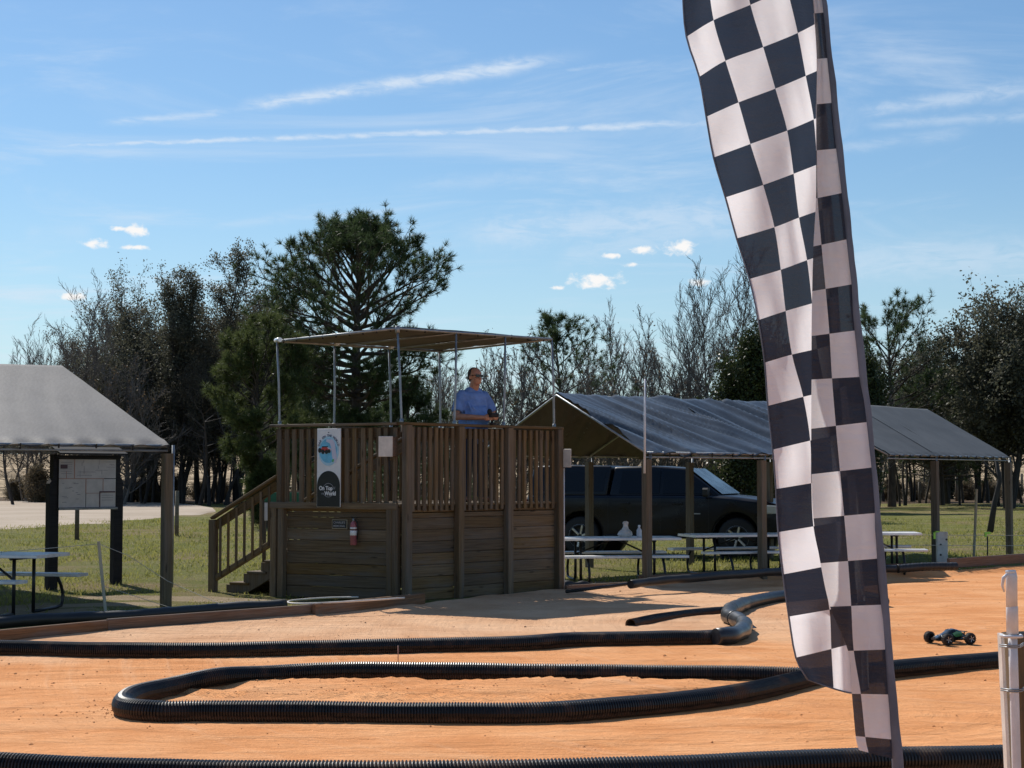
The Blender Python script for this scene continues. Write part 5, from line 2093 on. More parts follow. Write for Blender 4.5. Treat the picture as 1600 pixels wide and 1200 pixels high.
# ------------------------------------------------------------------ checkered feather flag
Yf = 7.2
sy = [0, 150, 300, 445, 589, 660, 731, 802, 873, 945, 1015, 1085, 1155, 1200, 1330]
si = [1278, 1297, 1310, 1326, 1341, 1350, 1357, 1363, 1369, 1374, 1379, 1383, 1390, 1394, 1404]
oy = [0, 125, 260, 400, 500, 600, 675, 750, 825, 900, 975, 1050, 1125, 1200, 1330]
ox = [1291, 1305, 1320, 1335, 1345, 1356, 1364, 1371, 1378, 1385, 1391, 1397, 1405, 1412, 1424]


def inner(y):
    if y < 0:
        q = -y / 640
        return 1278 - 75 * q - 140 * q ** 3.2
    return float(np.interp(y, sy, si))


def outer(y):
    if y < 0:
        q = -y / 640
        return 1291 - 72 * q - 140 * q ** 3.2
    return float(np.interp(y, oy, ox))


cloths = []
for nm, c1_, tr_, rg in (('flag_white', (.86, .845, .87), .62, .6), ('flag_black', (.015, .021, .040), .30, .55)):
    m, t, b = newmat(nm)
    co = t.node('ShaderNodeTexCoord').outputs['Object']
    wv = t.node('ShaderNodeTexWave')
    nn_ = t.noise(co, 4, 5, .6, .4)
    spk = t.noise(co, 260, 2, .5)
    lo = tuple(c * .92 for c in c1_)
    cc = t.mix(t.ramp(nn_, .35, .7), lo, c1_)
    if nm == 'flag_black':
        cc = t.mix(t.ramp(spk, .62, .75, 0, .5), cc, (.06, .062, .075))
    t.put(b.inputs['Base Color'], cc)
    b.inputs['Roughness'].default_value = rg
    b.inputs['Specular IOR Level'].default_value = .35
    b.inputs['Sheen Weight'].default_value = .25
    t.put(b.inputs['Normal'], t.bump(t.math('ADD', t.noise(t.mapping(co, (3, 3, 14), rot=(0, .5, 0)), 2.2, 5, .6), t.math('MULTIPLY', spk, .1)), .8, .022))
    tr = t.node('ShaderNodeBsdfTranslucent')
    t.put(tr.inputs[0], t.mix(.5, cc, c1_) if nm == 'flag_white' else (.045, .055, .085, 1))
    mx = t.node('ShaderNodeMixShader')
    mx.inputs[0].default_value = tr_
    t.l.new(b.outputs[0], mx.inputs[1])
    t.l.new(tr.outputs[0], mx.inputs[2])
    last = mx.outputs[0]
    if nm == 'flag_black':      # thin printed cloth lets a little of what is behind show through
        tp_ = t.node('ShaderNodeBsdfTransparent')
        m2 = t.node('ShaderNodeMixShader')
        m2.inputs[0].default_value = .03
        t.l.new(last, m2.inputs[1])
        t.l.new(tp_.outputs[0], m2.inputs[2])
        last = m2.outputs[0]
    t.l.new(last, t.n['Material Output'].inputs[0])
    cloths.append(m)
M['sleeve'] = fabric('grey_blue_sleeve_cloth', (.20, .225, .29), .3, .7, .3, .25)

fb = at(1408, 1200, Yf)
FL = thing('feather_flag', 'tall black and white checkered feather flag leaning on its pole at the right', 'flag', (fb.x, Yf, 0))
PR = [  # panel row lines: free edge first, px
    [(1067, -6), (1108, -32), (1160, -58), (1215, -82), (1262, -100)],
    [(1072.5, 57.5), (1115, 31.5), (1172.5, 7.5), (1230, -18), (1275, -36)],
    [(1092.5, 120), (1133.5, 95), (1192.5, 73.5), (1246.5, 51.5), (1282, 33)],
    [(1103.5, 182.5), (1154, 160), (1211.5, 138.5), (1259, 118.5), (1287, 106)],
    [(1115, 246), (1172.5, 225), (1230, 204), (1271.5, 186.5), (1292, 176)],
    [(1133.5, 308.5), (1192.5, 289), (1240, 271.5), (1277, 257), (1296, 248)],
    [(1151, 372.5), (1210, 355), (1248.5, 340), (1285, 327), (1300, 321)],
    [(1171, 436), (1220, 421.5), (1261, 406.5), (1291, 397), (1306, 391)],
    [(1185, 500), (1227.5, 486), (1269, 474), (1296, 466), (1310, 460)],
    [(1195, 566.5), (1237.5, 554), (1277, 545), (1302, 538), (1315, 533)],
    [(1200, 634), (1255, 620), (1290, 612), (1312, 606), (1322, 602)],
    [(1207.5, 702.5), (1266, 688.5), (1297, 682), (1318, 676), (1330, 672)],
    [(1212.5, 764), (1267.5, 755), (1302, 749), (1324, 744), (1336, 740)],
    [(1216, 831.5), (1271, 822.5), (1306, 816), (1328, 811), (1342, 808)],
    [(1223.5, 897.5), (1284, 886), (1312, 880), (1333, 876), (1346, 873)],
    [(1232.5, 963.5), (1296, 952.5), (1324, 946), (1340, 942), (1352, 939)],
    [(1243.5, 1027.5), (1299, 1014), (1326, 1007), (1344, 1003), (1356, 1000)],
    [(1262, 1062), (1302.5, 1076), (1332, 1083), (1348, 1080), (1358, 1076)]]
# rows above the picture: narrowing to the bent tip of the pole
upr = []
for i in range(1, 9):
    y = -6 - 66 * i
    xl = 1064 + 2 * i
    row = []
    for c in range(5):
        q = c / 4
        yy_ = y - 94 * q * (1 - i / 9) + (8 * i) * (1 - q) * .4
        xr = inner(max(-630, yy_)) - 6
        row.append((min(xl, xr - 4) * (1 - q) + xr * q, yy_))
    upr.append(row)
PR = upr[::-1] + PR
NRW = len(PR)
base_row = 8          # index of first measured row


def cr(a, b2, c, d, t_):
    return 0.5 * ((2 * b2) + (c - a) * t_ + (2 * a - 5 * b2 + 4 * c - d) * t_ ** 2 + (3 * b2 - a - 3 * c + d) * t_ ** 3)


def cr_list(L, q):
    n = len(L)
    k = min(int(q), n - 2)
    u = q - k
    g = lambda i: L[i] if 0 <= i < n else (2 * L[0] - L[1] if i < 0 else 2 * L[-1] - L[-2])
    return cr(g(k - 1), g(k), g(k + 1), g(k + 2), u)


RSUB, CSUB = 6, 6
b_ = B()
PX = np.array(PR)      # rows, cols, 2
nr_, nc_ = (NRW - 1) * RSUB + 1, 4 * CSUB + 1
vs = []
for i in range(nr_):
    for j in range(nc_):
        rq, cq = i / RSUB, j / CSUB
        cols = [[cr_list(list(PX[:, c, k]), rq) for c in range(5)] for k in (0, 1)]
        px, py = cr_list(cols[0], cq), cr_list(cols[1], cq)
        px = min(px, inner(max(-630, py)) - 5)
        w_ = rq * 66
        wk = .010 * mn.noise(V((cq * 2.2 + rq * .25, rq * .35, 4))) + .006 * mn.noise(V((cq * 5.0 - rq * 1.1, rq * .8, 9)))
        d = wk * 1.8 + .07 + .26 * ((4 - cq) / 4) ** 1.3 + .030 * sin(cq * 2.3 + rq * .5) + .012 * sin(rq * 1.9 + cq * 3.0) + .012 * n2(rq * .8, cq * 1.6, 1.0, 3.0)
        if i > nr_ - 14:
            d += .03 * sin(cq * 5)
        vs.append(at(px, py, Yf + d))
fs, mi = [], []
for i in range(nr_ - 1):
    for j in range(nc_ - 1):
        k = i * nc_ + j
        par = (i // RSUB - base_row + j // CSUB) % 2
        b_fs = (k, k + 1, k + nc_ + 1, k + nc_)
        fs.append(b_fs)
        mi.append(0 if par == 1 else 1)
# row below PR[base_row] is dark at the free edge
b_.add(vs, fs, None, 0, True)
b_.mi = mi
b_.obj('outer_cloth', cloths, FL)
hp = [V(vs[i * nc_]) for i in range(0, nr_, 2)]
B().tube(hp, .0045, 5).obj('edge_hem', M['sleeve'], FL)
hp = [V(vs[(nr_ - 1) * nc_ + j]) for j in range(nc_)]
B().tube(hp, .004, 5).obj('bottom_hem', M['sleeve'], FL)

SR = [(92, 1276, 1276.5, 1289, 91), (163, 1275, 1275.8, 1296, 161), (235, 1275, 1276.2, 1303, 232.5), (310, 1275, 1277.5, 1311, 302.5), (385, 1271, 1283.5, 1318.5, 375),
      (455, 1269, 1290, 1326.5, 445), (525, 1268, 1296, 1335, 516.5), (593, 1268, 1300, 1341.5, 589), (670, 1267.5, 1306, 1350, 660), (741, 1268, 1312.5, 1357.5, 731),
      (810, 1271, 1319, 1363.5, 802), (880, 1282, 1325, 1369, 873), (948, 1297, 1330, 1374, 945), (1017, 1325, 1334, 1379, 1015), (1084, 1331, 1345, 1383.5, 1085),
      (1150, 1337, 1352, 1390, 1155), (1172, 1342, 1357, 1392, 1185)]
b_ = B()
TOP = [(92 - 71 * i, 1276 - 4 * i - .6 * i * i, 1277 - 4 * i - .6 * i * i, inner(91 - 71 * i) + 2, 91 - 71 * i) for i in range(7, 0, -1)]
SR = TOP + SR
bs = 7
vs, fs, mi = [], [], []
SS = np.array(SR, float)
nr_ = (len(SR) - 1) * RSUB + 1
CS2 = 5
for i in range(nr_):
    q = i / RSUB
    yl, xl, xm, xr, yr = [cr_list(list(SS[:, k]), q) for k in range(5)]
    for j in range(2 * CS2 + 1):
        if j <= CS2:
            u = j / CS2
            px = xl + (xm - xl) * u
        else:
            u = (j - CS2) / CS2
            px = xm + (xr + 4 - xm) * u
        v_ = (px - xl) / max(1, xr - xl)
        py = yl + (yr - yl) * v_
        d = -.035 * sin(pi * min(1, max(0, v_))) - .015 + .010 * sin(q * 1.3 + v_ * 3) + .03 * (1 - v_) ** 3
        vs.append(at(px, py, Yf + d))
m_ = 2 * CS2 + 1
for i in range(nr_ - 1):
    for j in range(2 * CS2):
        k = i * m_ + j
        fs.append((k, k + 1, k + m_ + 1, k + m_))
        near = 1 if j >= CS2 else 0
        par = (i // RSUB - bs + near) % 2
        mi.append(0 if par == 1 else 1)
b_.add(vs, fs, None, 0, True)
b_.mi = mi
b_.obj('inner_cloth', cloths, FL)
# pole sleeve and pole
ys_ = list(np.linspace(-548, 1225, 90))
pts, rs = [], []
for y in ys_:
    xi, xo = inner(y), outer(y)
    wob = 1.0 * sin(y * .06) + 1.5 * mn.noise(V((y * .02, 1, 0)))
    pts.append(at((xi + xo) / 2 + wob * .5, y, Yf))
    rs.append(abs(xo - xi) / 2 * Yf / F * (1 + .05 * mn.noise(V((y * .05, 0, 0)))) * (1.08 if int(y) % 128 < 12 else 1))
b_ = B()
b_.tube(pts, rs, 14)
b_.obj('pole_sleeve', M['sleeve'], FL)
e = at((inner(1225) + outer(1225)) / 2, 1225, Yf)
B().tube([e + V((-.01, 0, .1)), e, V((e.x + .07, Yf, -.1))], .014, 10).obj('pole', M['galv'], FL)

# ------------------------------------------------------------------ gate post at the right edge
Yg = 6.1
wp0 = at(1612, 1200, Yg + .10)
GPo = thing('gate_post', 'brown timber post at the right edge behind the white plastic pipe', 'post', (wp0.x, Yg + .12, 0))
zt3 = at(1600, 990, Yg + .1).z
x0 = at(1600, 990, Yg + .1).x
B().beam(V((x0 + .045, Yg + .14, -.05)), V((x0 + .010, Yg + .14, zt3)), .14, .10, (0, -1, 0), ch=.01).obj('timber', M['wood'], GPo)
xg = at(1573, 1000, Yg).x
B().beam(V((xg + .035, Yg + .075, -.05)), V((xg - .000, Yg + .075, zt3 + .003)), .012, .05, (0, -1, 0), ch=.003).obj('white_strip', M['dusty_pvc'], GPo)
WP = thing('white_pipe', 'white plastic pipe with a collar strapped to the post at the right edge', 'pipe', (at(1580, 1100, Yg).x, Yg, 0))


def wpt(px, py, dy=0):
    return at(px, py, Yg + dy)


b_ = B()
b_.tube([wpt(1579.5, 893), wpt(1580.5, 900), wpt(1581, 950)], [.018, .0205, .0205], 16)
b_.obj('upper_pipe', M['pvc'], WP)
B().tube([wpt(1579, 891), wpt(1579.2, 895)], [.0185, .0195], 16).obj('cap', M['pvc'], WP)
B().tube([wpt(1581, 946), wpt(1581.3, 949), wpt(1582, 990)], [.0195, .0215, .0215], 16).obj('collar', M['pvc'], WP)
B().tube([wpt(1582, 988), wpt(1584, 1050), wpt(1590, 1260), wpt(1597, 1480)], .0165, 16).obj('lower_pipe', M['pvc'], WP)
B().tube([wpt(1574, 897, -.02), wpt(1568, 903, -.02), wpt(1566, 915, -.01), wpt(1569, 925, -.01)], [.006, .007, .005, .003], 6).obj('twine', M['pvc'], WP)
q0 = wpt(1582, 994)
B().tube([q0 + V((-.034, .03, -.0)), q0 + V((-.030, -.015, 0)), q0 + V((0, -.024, 0)), q0 + V((.030, -.015, 0)), q0 + V((.038, .03, 0))], .006, 8).obj('clamp', M['pvc'], WP)
for py in (1011, 1080):
    q0 = wpt(1583 + (py - 1011) * .03, py)
    for k in (0, 1):
        ob = B().tube([q0 + V((-.034, .05, -.003 + k * .007)), q0 + V((-.024, -.006, k * .007)), q0 + V((0, -.0185, k * .007)), q0 + V((.024, -.006, k * .007)), q0 + V((.05, .04, .003 + k * .007)), q0 + V((.12, .085, k * .007))], .003, 6).obj('wire_tie', M['galv'], WP)
# ------------------------------------------------------------------ trees
def rot_about(v, ax, a):
    return v * cos(a) + ax.cross(v) * sin(a) + ax * ax.dot(v) * (1 - cos(a))


class Tree:
    def __init__(s, seed):
        s.r = random.Random(seed)
        s.wood, s.twig, s.anch = [], [], []

    def walk(s, p, d, L, r0, r1, n, jit, upw, lst):
        """a wandering limb; returns its points"""
        out = [(p.copy(), d.copy(), r0)]
        for i in range(n):
            d = (d + V((s.r.gauss(0, jit), s.r.gauss(0, jit), s.r.gauss(0, jit) + upw))).normalized()
            q = p + d * (L / n)
            ra = r0 + (r1 - r0) * i / n
            rb = r0 + (r1 - r0) * (i + 1) / n
            lst.append((p.x, p.y, p.z, q.x, q.y, q.z, ra, rb))
            p = q
            out.append((p.copy(), d.copy(), rb))
        return out

    def side(s, d, ang):
        ax = d.cross(V((s.r.gauss(0, 1), s.r.gauss(0, 1), s.r.gauss(0, 1)))).normalized()
        return rot_about(d, ax, ang)


def segmesh(name, segs, mat, parent, k=5):
    A = np.array(segs)
    if len(A) == 0:
        return None
    p, q = A[:, 0:3], A[:, 3:6]
    d = q - p
    d /= np.linalg.norm(d, axis=1)[:, None] + 1e-9
    ref = np.where(np.abs(d[:, 2:3]) > .9, np.array([[1., 0, 0]]), np.array([[0, 0, 1.]]))
    a = np.cross(d, ref)
    a /= np.linalg.norm(a, axis=1)[:, None] + 1e-9
    b2 = np.cross(d, a)
    ang = np.arange(k) * 2 * pi / k
    off = np.cos(ang)[None, :, None] * a[:, None, :] + np.sin(ang)[None, :, None] * b2[:, None, :]
    v0 = p[:, None, :] + off * A[:, 6][:, None, None]
    v1 = q[:, None, :] + off * A[:, 7][:, None, None]
    vts = np.concatenate([v0, v1], 1).reshape(-1, 3)
    n = len(A)
    base = (np.arange(n) * 2 * k)[:, None]
    j = np.arange(k)
    f = np.stack([base + j, base + (j + 1) % k, base + k + (j + 1) % k, base + k + j], -1).reshape(-1, 4)
    ob = npmesh(name, vts, f, mat, parent, smooth=(k > 3))
    if name in ('twigs', 'crown'):
        ob['kind'] = 'stuff'
    return ob


def leafverts(anch, per, spread, size, rs, flat=0.0, aspect=.55):
    """small folded leaves scattered round the anchors"""
    A = np.repeat(np.array(anch), per, 0)
    n = len(A)
    c = A + rs.normal(0, spread, (n, 3))
    u = rs.normal(0, 1, (n, 3))
    u /= np.linalg.norm(u, axis=1)[:, None]
    w_ = np.cross(u, rs.normal(0, 1, (n, 3)))
    w_ /= np.linalg.norm(w_, axis=1)[:, None] + 1e-9
    sz = rs.uniform(.6, 1.3, n)[:, None] * size
    v = np.stack([c - u * sz, c - w_ * sz * aspect, c + u * sz, c + w_ * sz * aspect], 1).reshape(-1, 3)
    return v, np.arange(n * 4).reshape(-1, 4)


def needles(tufts, per, ln, wid, rs, cone=1.55):
    T = np.array([(p.x, p.y, p.z, d.x, d.y, d.z) for p, d in tufts])
    T = np.repeat(T, per, 0)
    n = len(T)
    d = T[:, 3:6]
    r_ = rs.normal(0, 1, (n, 3))
    r_ /= np.linalg.norm(r_, axis=1)[:, None]
    k = rs.uniform(.3, cone, n)[:, None]
    nd = d * (1.15 - .55 * k) + r_ * k
    nd /= np.linalg.norm(nd, axis=1)[:, None]
    base = T[:, 0:3] - d * rs.uniform(0, .09, n)[:, None]
    sd = np.cross(nd, rs.normal(0, 1, (n, 3)))
    sd /= np.linalg.norm(sd, axis=1)[:, None] + 1e-9
    L_ = rs.uniform(.7, 1.15, n)[:, None] * ln
    v = np.stack([base - sd * wid, base + sd * wid, base + nd * L_], 1).reshape(-1, 3)
    return v, np.arange(n * 3).reshape(-1, 3)


M['bark_dark'] = plain('dark_bark', (0.035, 0.030, 0.027), .9, var=.4, nscale=3, bump=.02, bscale=14, stretch=(3, 3, .6))
M['bark_grey'] = plain('grey_bark', (0.105, 0.095, 0.085), .9, var=.35, nscale=3, bump=.02, bscale=14, stretch=(3, 3, .6))
M['bark_pine'] = plain('pine_bark', (0.062, 0.046, 0.036), .9, var=.45, nscale=3, bump=.03, bscale=9, stretch=(2, 2, .7))
M['twig'] = plain('bare_twigs', (0.105, 0.094, 0.085), .85, var=.3, nscale=2)
M['leaf_oak'] = leafmat('dull_oak_leaf', (0.052, 0.054, 0.038), (0.125, 0.122, 0.082), .35, .5)
M['leaf_brown'] = leafmat('bronze_oak_leaf', (0.060, 0.054, 0.038), (0.135, 0.118, 0.080), .35, .5)
M['leaf_dead'] = leafmat('dead_leaf', (0.09, 0.06, 0.038), (0.16, 0.115, 0.07), .3, .6)
M['needle'] = leafmat('pine_needle', (0.030, 0.050, 0.022), (0.075, 0.105, 0.040), .30, .4)
M['needle_lit'] = leafmat('sunlit_pine_needle', (0.036, 0.054, 0.022), (0.095, 0.115, 0.038), .38, .4)  # sunlight on the bushy pine is put into this lighter copy of needle
M['scrub'] = leafmat('dry_scrub', (0.10, 0.075, 0.045), (0.21, 0.165, 0.10), .25, .7)
M['leaf_bush'] = leafmat('dark_evergreen_leaf', (0.022, 0.032, 0.014), (0.055, 0.070, 0.026), .2, .4)


def big_pine(name, label, loc, H, seed, spread, t0=.30, nb=46, mat='needle', ntuft=26, dome=True, low=1.0, r0=.30, tl=.30, nw=.0085, lean=(0, 0), top=.97, s2=9, group='pine trees', env=None):
    T = local(thing(name, label, 'pine tree', loc, group))
    H *= .90
    g = Tree(seed)
    r = g.r
    tr = g.walk(V((0, 0, -.1)), V((lean[0], lean[1], 1)), H * .93, r0, r0 * .12, 16, .018, 0, g.wood)
    tufts = []
    for i in range(nb):
        t_ = t0 + (top - t0) * ((i + r.random() * .8) / nb)
        k = min(int(t_ * 16), 15)
        p = tr[k][0].lerp(tr[k + 1][0], t_ * 16 - k) if k + 1 < len(tr) else tr[-1][0]
        az = i * 2.399 + r.uniform(-.5, .5)
        q = (t_ - t0) / (1 - t0)
        el = radians(-6 + 78 * q ** 1.25 + r.uniform(-9, 12))
        pr = (sin(pi * min(1, (.32 + .56 * q))) ** .8) if dome else (1 - q) ** .75 * .95 + .10
        Lb = spread * pr * r.uniform(.72, 1.12)
        d = V((cos(az) * cos(el), sin(az) * cos(el), sin(el)))
        if env:
            zc_, rx_, rup, rdn = env
            el = radians(-16 + 78 * q ** 1.3 + r.uniform(-10, 10))
            d = V((cos(az) * cos(el), sin(az) * cos(el), sin(el)))
            Lb = .3
            e_ = p + d * Lb
            while Lb < 6:
                e_ = p + d * Lb
                rz_ = rup if e_.z > zc_ else rdn
                if (e_.x / rx_) ** 2 + (e_.y / rx_) ** 2 + ((e_.z - zc_) / rz_) ** 2 > 1:
                    break
                Lb += .1
            Lb *= r.uniform(.80, 1.03)
        rb = max(.018, r0 * .34 * (1 - .6 * q))
        br = g.walk(p, d, Lb, rb, .014, 8, .10, .045, g.wood)
        for j in range(4 if env else 3, 9):
            for _ in range((3 if env else 2) if j < 8 else 4):
                if r.random() > (.36 + .08 * j) * low:
                    continue
                pp_, dd_, rr_ = br[j]
                d2 = g.side(dd_, r.uniform(.35, 1.0))
                d2.z += .22
                d2.normalize()
                L2_ = Lb * r.uniform(.16, .34)
                sb = g.walk(pp_, d2, L2_, max(.010, rr_ * .6), .008, 4, .12, .07, g.twig)
                tufts.append((sb[-1][0], sb[-1][1]))
                for kk in (2, 3, 4):
                    for _2 in range(1):
                        if r.random() < s2 / 12:
                            d3 = g.side(sb[kk][1], r.uniform(.4, 1.0))
                            d3.z += .3
                            d3.normalize()
                            e = sb[kk][0] + d3 * r.uniform(.12, .32)
                            g.twig.append((*sb[kk][0], *e, .007, .006))
                            tufts.append((e, d3))
        tufts.append((br[-1][0], br[-1][1]))
    tufts.append((tr[-1][0], tr[-1][1]))
    trunk = segmesh('trunk', g.wood, M['bark_pine'], T, 7)
    segmesh('twigs', g.twig, M['bark_pine'], trunk, 3)
    v, f = needles(tufts, ntuft, tl, nw, np.random.RandomState(seed))
    npmesh('crown', v, f, M[mat], T)['kind'] = 'stuff'
    return T


def leafy(name, label, loc, H, seed, W_, mat='leaf_oak', nb=26, t0=.18, stems=1, per=7, size=.085, n2_=7, n3=4, spread=.16, upright=.6, bark='bark_dark', r0=.16, group=None, cat='tree', keep=1.0):
    T = local(thing(name, label, cat, loc, group))
    g = Tree(seed)
    r = g.r
    for s_ in range(stems):
        a0 = s_ * 2.4 + r.random()
        ln_ = .0 if stems == 1 else r.uniform(.06, .20)
        h = H * (1 if s_ == 0 else r.uniform(.72, .95))
        tr = g.walk(V((cos(a0) * .12 * (stems > 1), sin(a0) * .12 * (stems > 1), -.1)), V((cos(a0) * ln_, sin(a0) * ln_, 1)), h * .96, r0 * (1 if s_ == 0 else .75), .02, 14, .045, .03, g.wood)
        for i in range(nb):
            t_ = t0 + (.98 - t0) * ((i + r.random()) / nb)
            k = min(int(t_ * 14), 13)
            p = tr[k][0].lerp(tr[k + 1][0], t_ * 14 - k)
            az = i * 2.399 + r.uniform(-.6, .6)
            q = (t_ - t0) / (1 - t0)
            el = radians(8 + 60 * q * upright + r.uniform(-6, 26) + 18 * upright)
            Lb = W_ * (.45 + .75 * sin(pi * min(.93, .18 + q * .72))) * r.uniform(.6, 1.1)
            d = V((cos(az) * cos(el), sin(az) * cos(el), sin(el)))
            rb = max(.012, r0 * .33 * (1 - .7 * q))
            br = g.walk(p, d, Lb, rb, .010, 7, .13, .05, g.wood)
            for j in range(1, 8):
                for _ in range(2):
                    if r.random() > n2_ / 10:
                        continue
                    d2 = g.side(br[j][1], r.uniform(.4, 1.05))
                    sb = g.walk(br[j][0], d2, Lb * r.uniform(.18, .38), max(.008, br[j][2] * .5), .006, 4, .16, .03, g.twig)
                    for kk in range(1, 5):
                        if r.random() < keep:
                            g.anch.append(tuple(sb[kk][0]))
                        for _3 in range(n3 // 2):
                            if r.random() < .6:
                                d3 = g.side(sb[kk][1], r.uniform(.5, 1.2))
                                e = sb[kk][0] + d3 * r.uniform(.12, .35)
                                g.twig.append((*sb[kk][0], *e, .006, .004))
                                if r.random() < keep:
                                    g.anch.append(tuple(e))
    trunk = segmesh('trunk', g.wood, M[bark], T, 6)
    segmesh('twigs', g.twig, M[bark], trunk, 3)
    v, f = leafverts(g.anch, per, spread, size, np.random.RandomState(seed))
    npmesh('crown', v, f, M[mat], T)['kind'] = 'stuff'
    return T


def bare(name, label, loc, H, seed, W_, nb=22, t0=.2, bark='bark_grey', r0=.12, stems=1, upright=1.0, group=None, deep=True, dead=0, thick=1.0):
    T = local(thing(name, label, 'bare tree', loc, group))
    g = Tree(seed)
    r = g.r
    anch = []
    for s_ in range(stems):
        a0 = s_ * 2.4 + r.random()
        ln_ = 0 if stems == 1 else r.uniform(.08, .26)
        h = H * (1 if s_ == 0 else r.uniform(.7, .95))
        tr = g.walk(V((cos(a0) * .1 * (stems > 1), sin(a0) * .1 * (stems > 1), -.1)), V((cos(a0) * ln_, sin(a0) * ln_, 1)), h, r0 * (1 if s_ == 0 else .7), .008, 16, .035, .03, g.wood)
        for i in range(nb):
            t_ = t0 + (.97 - t0) * ((i + r.random()) / nb)
            k = min(int(t_ * 16), 15)
            p = tr[k][0].lerp(tr[k + 1][0], t_ * 16 - k)
            az = i * 2.399 + r.uniform(-.6, .6)
            q = (t_ - t0) / (1 - t0)
            el = radians(20 + 18 * upright + 24 * q + r.uniform(-10, 12))
            Lb = W_ * 1.25 * (1.0 - .5 * q) * r.uniform(.65, 1.15)
            d = V((cos(az) * cos(el), sin(az) * cos(el), sin(el)))
            br = g.walk(p, d, Lb, max(.012, tr[k][2] * .5), .006 * thick, 8, .09, .05, g.wood)
            for j in range(1, 9):
                for _ in range(2):
                    if r.random() > .88:
                        continue
                    d2 = g.side(br[j][1], r.uniform(.3, .75))
                    d2.z += .15
                    d2.normalize()
                    sb = g.walk(br[j][0], d2, Lb * r.uniform(.18, .38), max(.011, br[j][2] * .6) * thick, .008 * thick, 5, .10, .05, g.twig)
                    for kk in range(1, 6):
                        if deep and r.random() < .85:
                            d3 = g.side(sb[kk][1], r.uniform(.3, .8))
                            L3 = Lb * r.uniform(.06, .16)
                            e = sb[kk][0] + d3 * L3 * .5
                            e2 = e + (d3 + V((r.gauss(0, .2), r.gauss(0, .2), .2))).normalized() * L3 * .5
                            g.twig.append((*sb[kk][0], *e, .0085 * thick, .0075 * thick))
                            g.twig.append((*e, *e2, .0075 * thick, .005 * thick))
                            if dead and r.random() < dead:
                                anch.append(tuple(e2))
    trunk = segmesh('trunk', g.wood, M[bark], T, 5)
    crown = segmesh('crown', g.twig, M['twig'], T, 3)
    if anch:
        v, f = leafverts(anch, 2, .06, .06, np.random.RandomState(seed))
        npmesh('leaves', v, f, M['leaf_dead'], crown)['kind'] = 'stuff'
    return T


def gpt(px, Y):
    """ground point under a picture column at distance Y"""
    x = (px - 800) / F * Y
    return (x, Y, float(terrain(x, Y)) - .05)


def hgt(py, Y):
    return at(800, py, Y).z


# the big pine behind the stand
big_pine('big_pine', 'big dark pine with a broad domed crown behind the timber stand', gpt(555, 54), hgt(372, 54) / .90 / .93, 21, 3.7, t0=.32, nb=98, r0=.30, ntuft=40, tl=.25, s2=7, top=.99, nw=.0080, env=(hgt(490, 54), 3.15, hgt(360, 54) - hgt(490, 54), 3.6))
big_pine('bushy_pine', 'bushy pine with sunlit green put into its needles, left of the big pine', gpt(415, 50), hgt(520, 50), 5, 1.7, t0=.08, nb=54, mat='needle_lit', r0=.14, ntuft=34, tl=.25, s2=8, env=(hgt(600, 50), 1.25, hgt(490, 50) - hgt(600, 50), 2.6))
big_pine('bushy_pine', 'low bushy pine showing through the canopy poles, right of the big trunk', gpt(640, 58), hgt(560, 58), 6, 2.0, t0=.12, nb=34, mat='needle', r0=.12, ntuft=26, tl=.25, dome=False)
big_pine('bushy_pine', 'lower green pine under the left side of the big pine', gpt(480, 57), hgt(500, 57), 16, 2.0, t0=.10, nb=34, mat='needle', r0=.12, ntuft=24, tl=.25, dome=False)
big_pine('slender_pine', 'slender open pine standing alone above the wrinkled tarp', gpt(887, 78), hgt(447, 78), 33, 3.7, t0=.34, nb=30, r0=.16, ntuft=26, tl=.30, dome=False, low=.9, s2=3, nw=.011)
big_pine('forked_pine', 'dark pine with a forked flat crown just right of the flag', gpt(1392, 84), hgt(468, 84), 41, 3.6, t0=.40, nb=34, r0=.24, ntuft=24, tl=.32, dome=True, low=.9, s2=6, nw=.012)
big_pine('slender_pine', 'pine with hanging boughs behind the right tent', gpt(1470, 88), hgt(560, 88), 44, 3.4, t0=.22, nb=34, r0=.18, ntuft=22, tl=.32, dome=False, low=.9, s2=6, nw=.012)

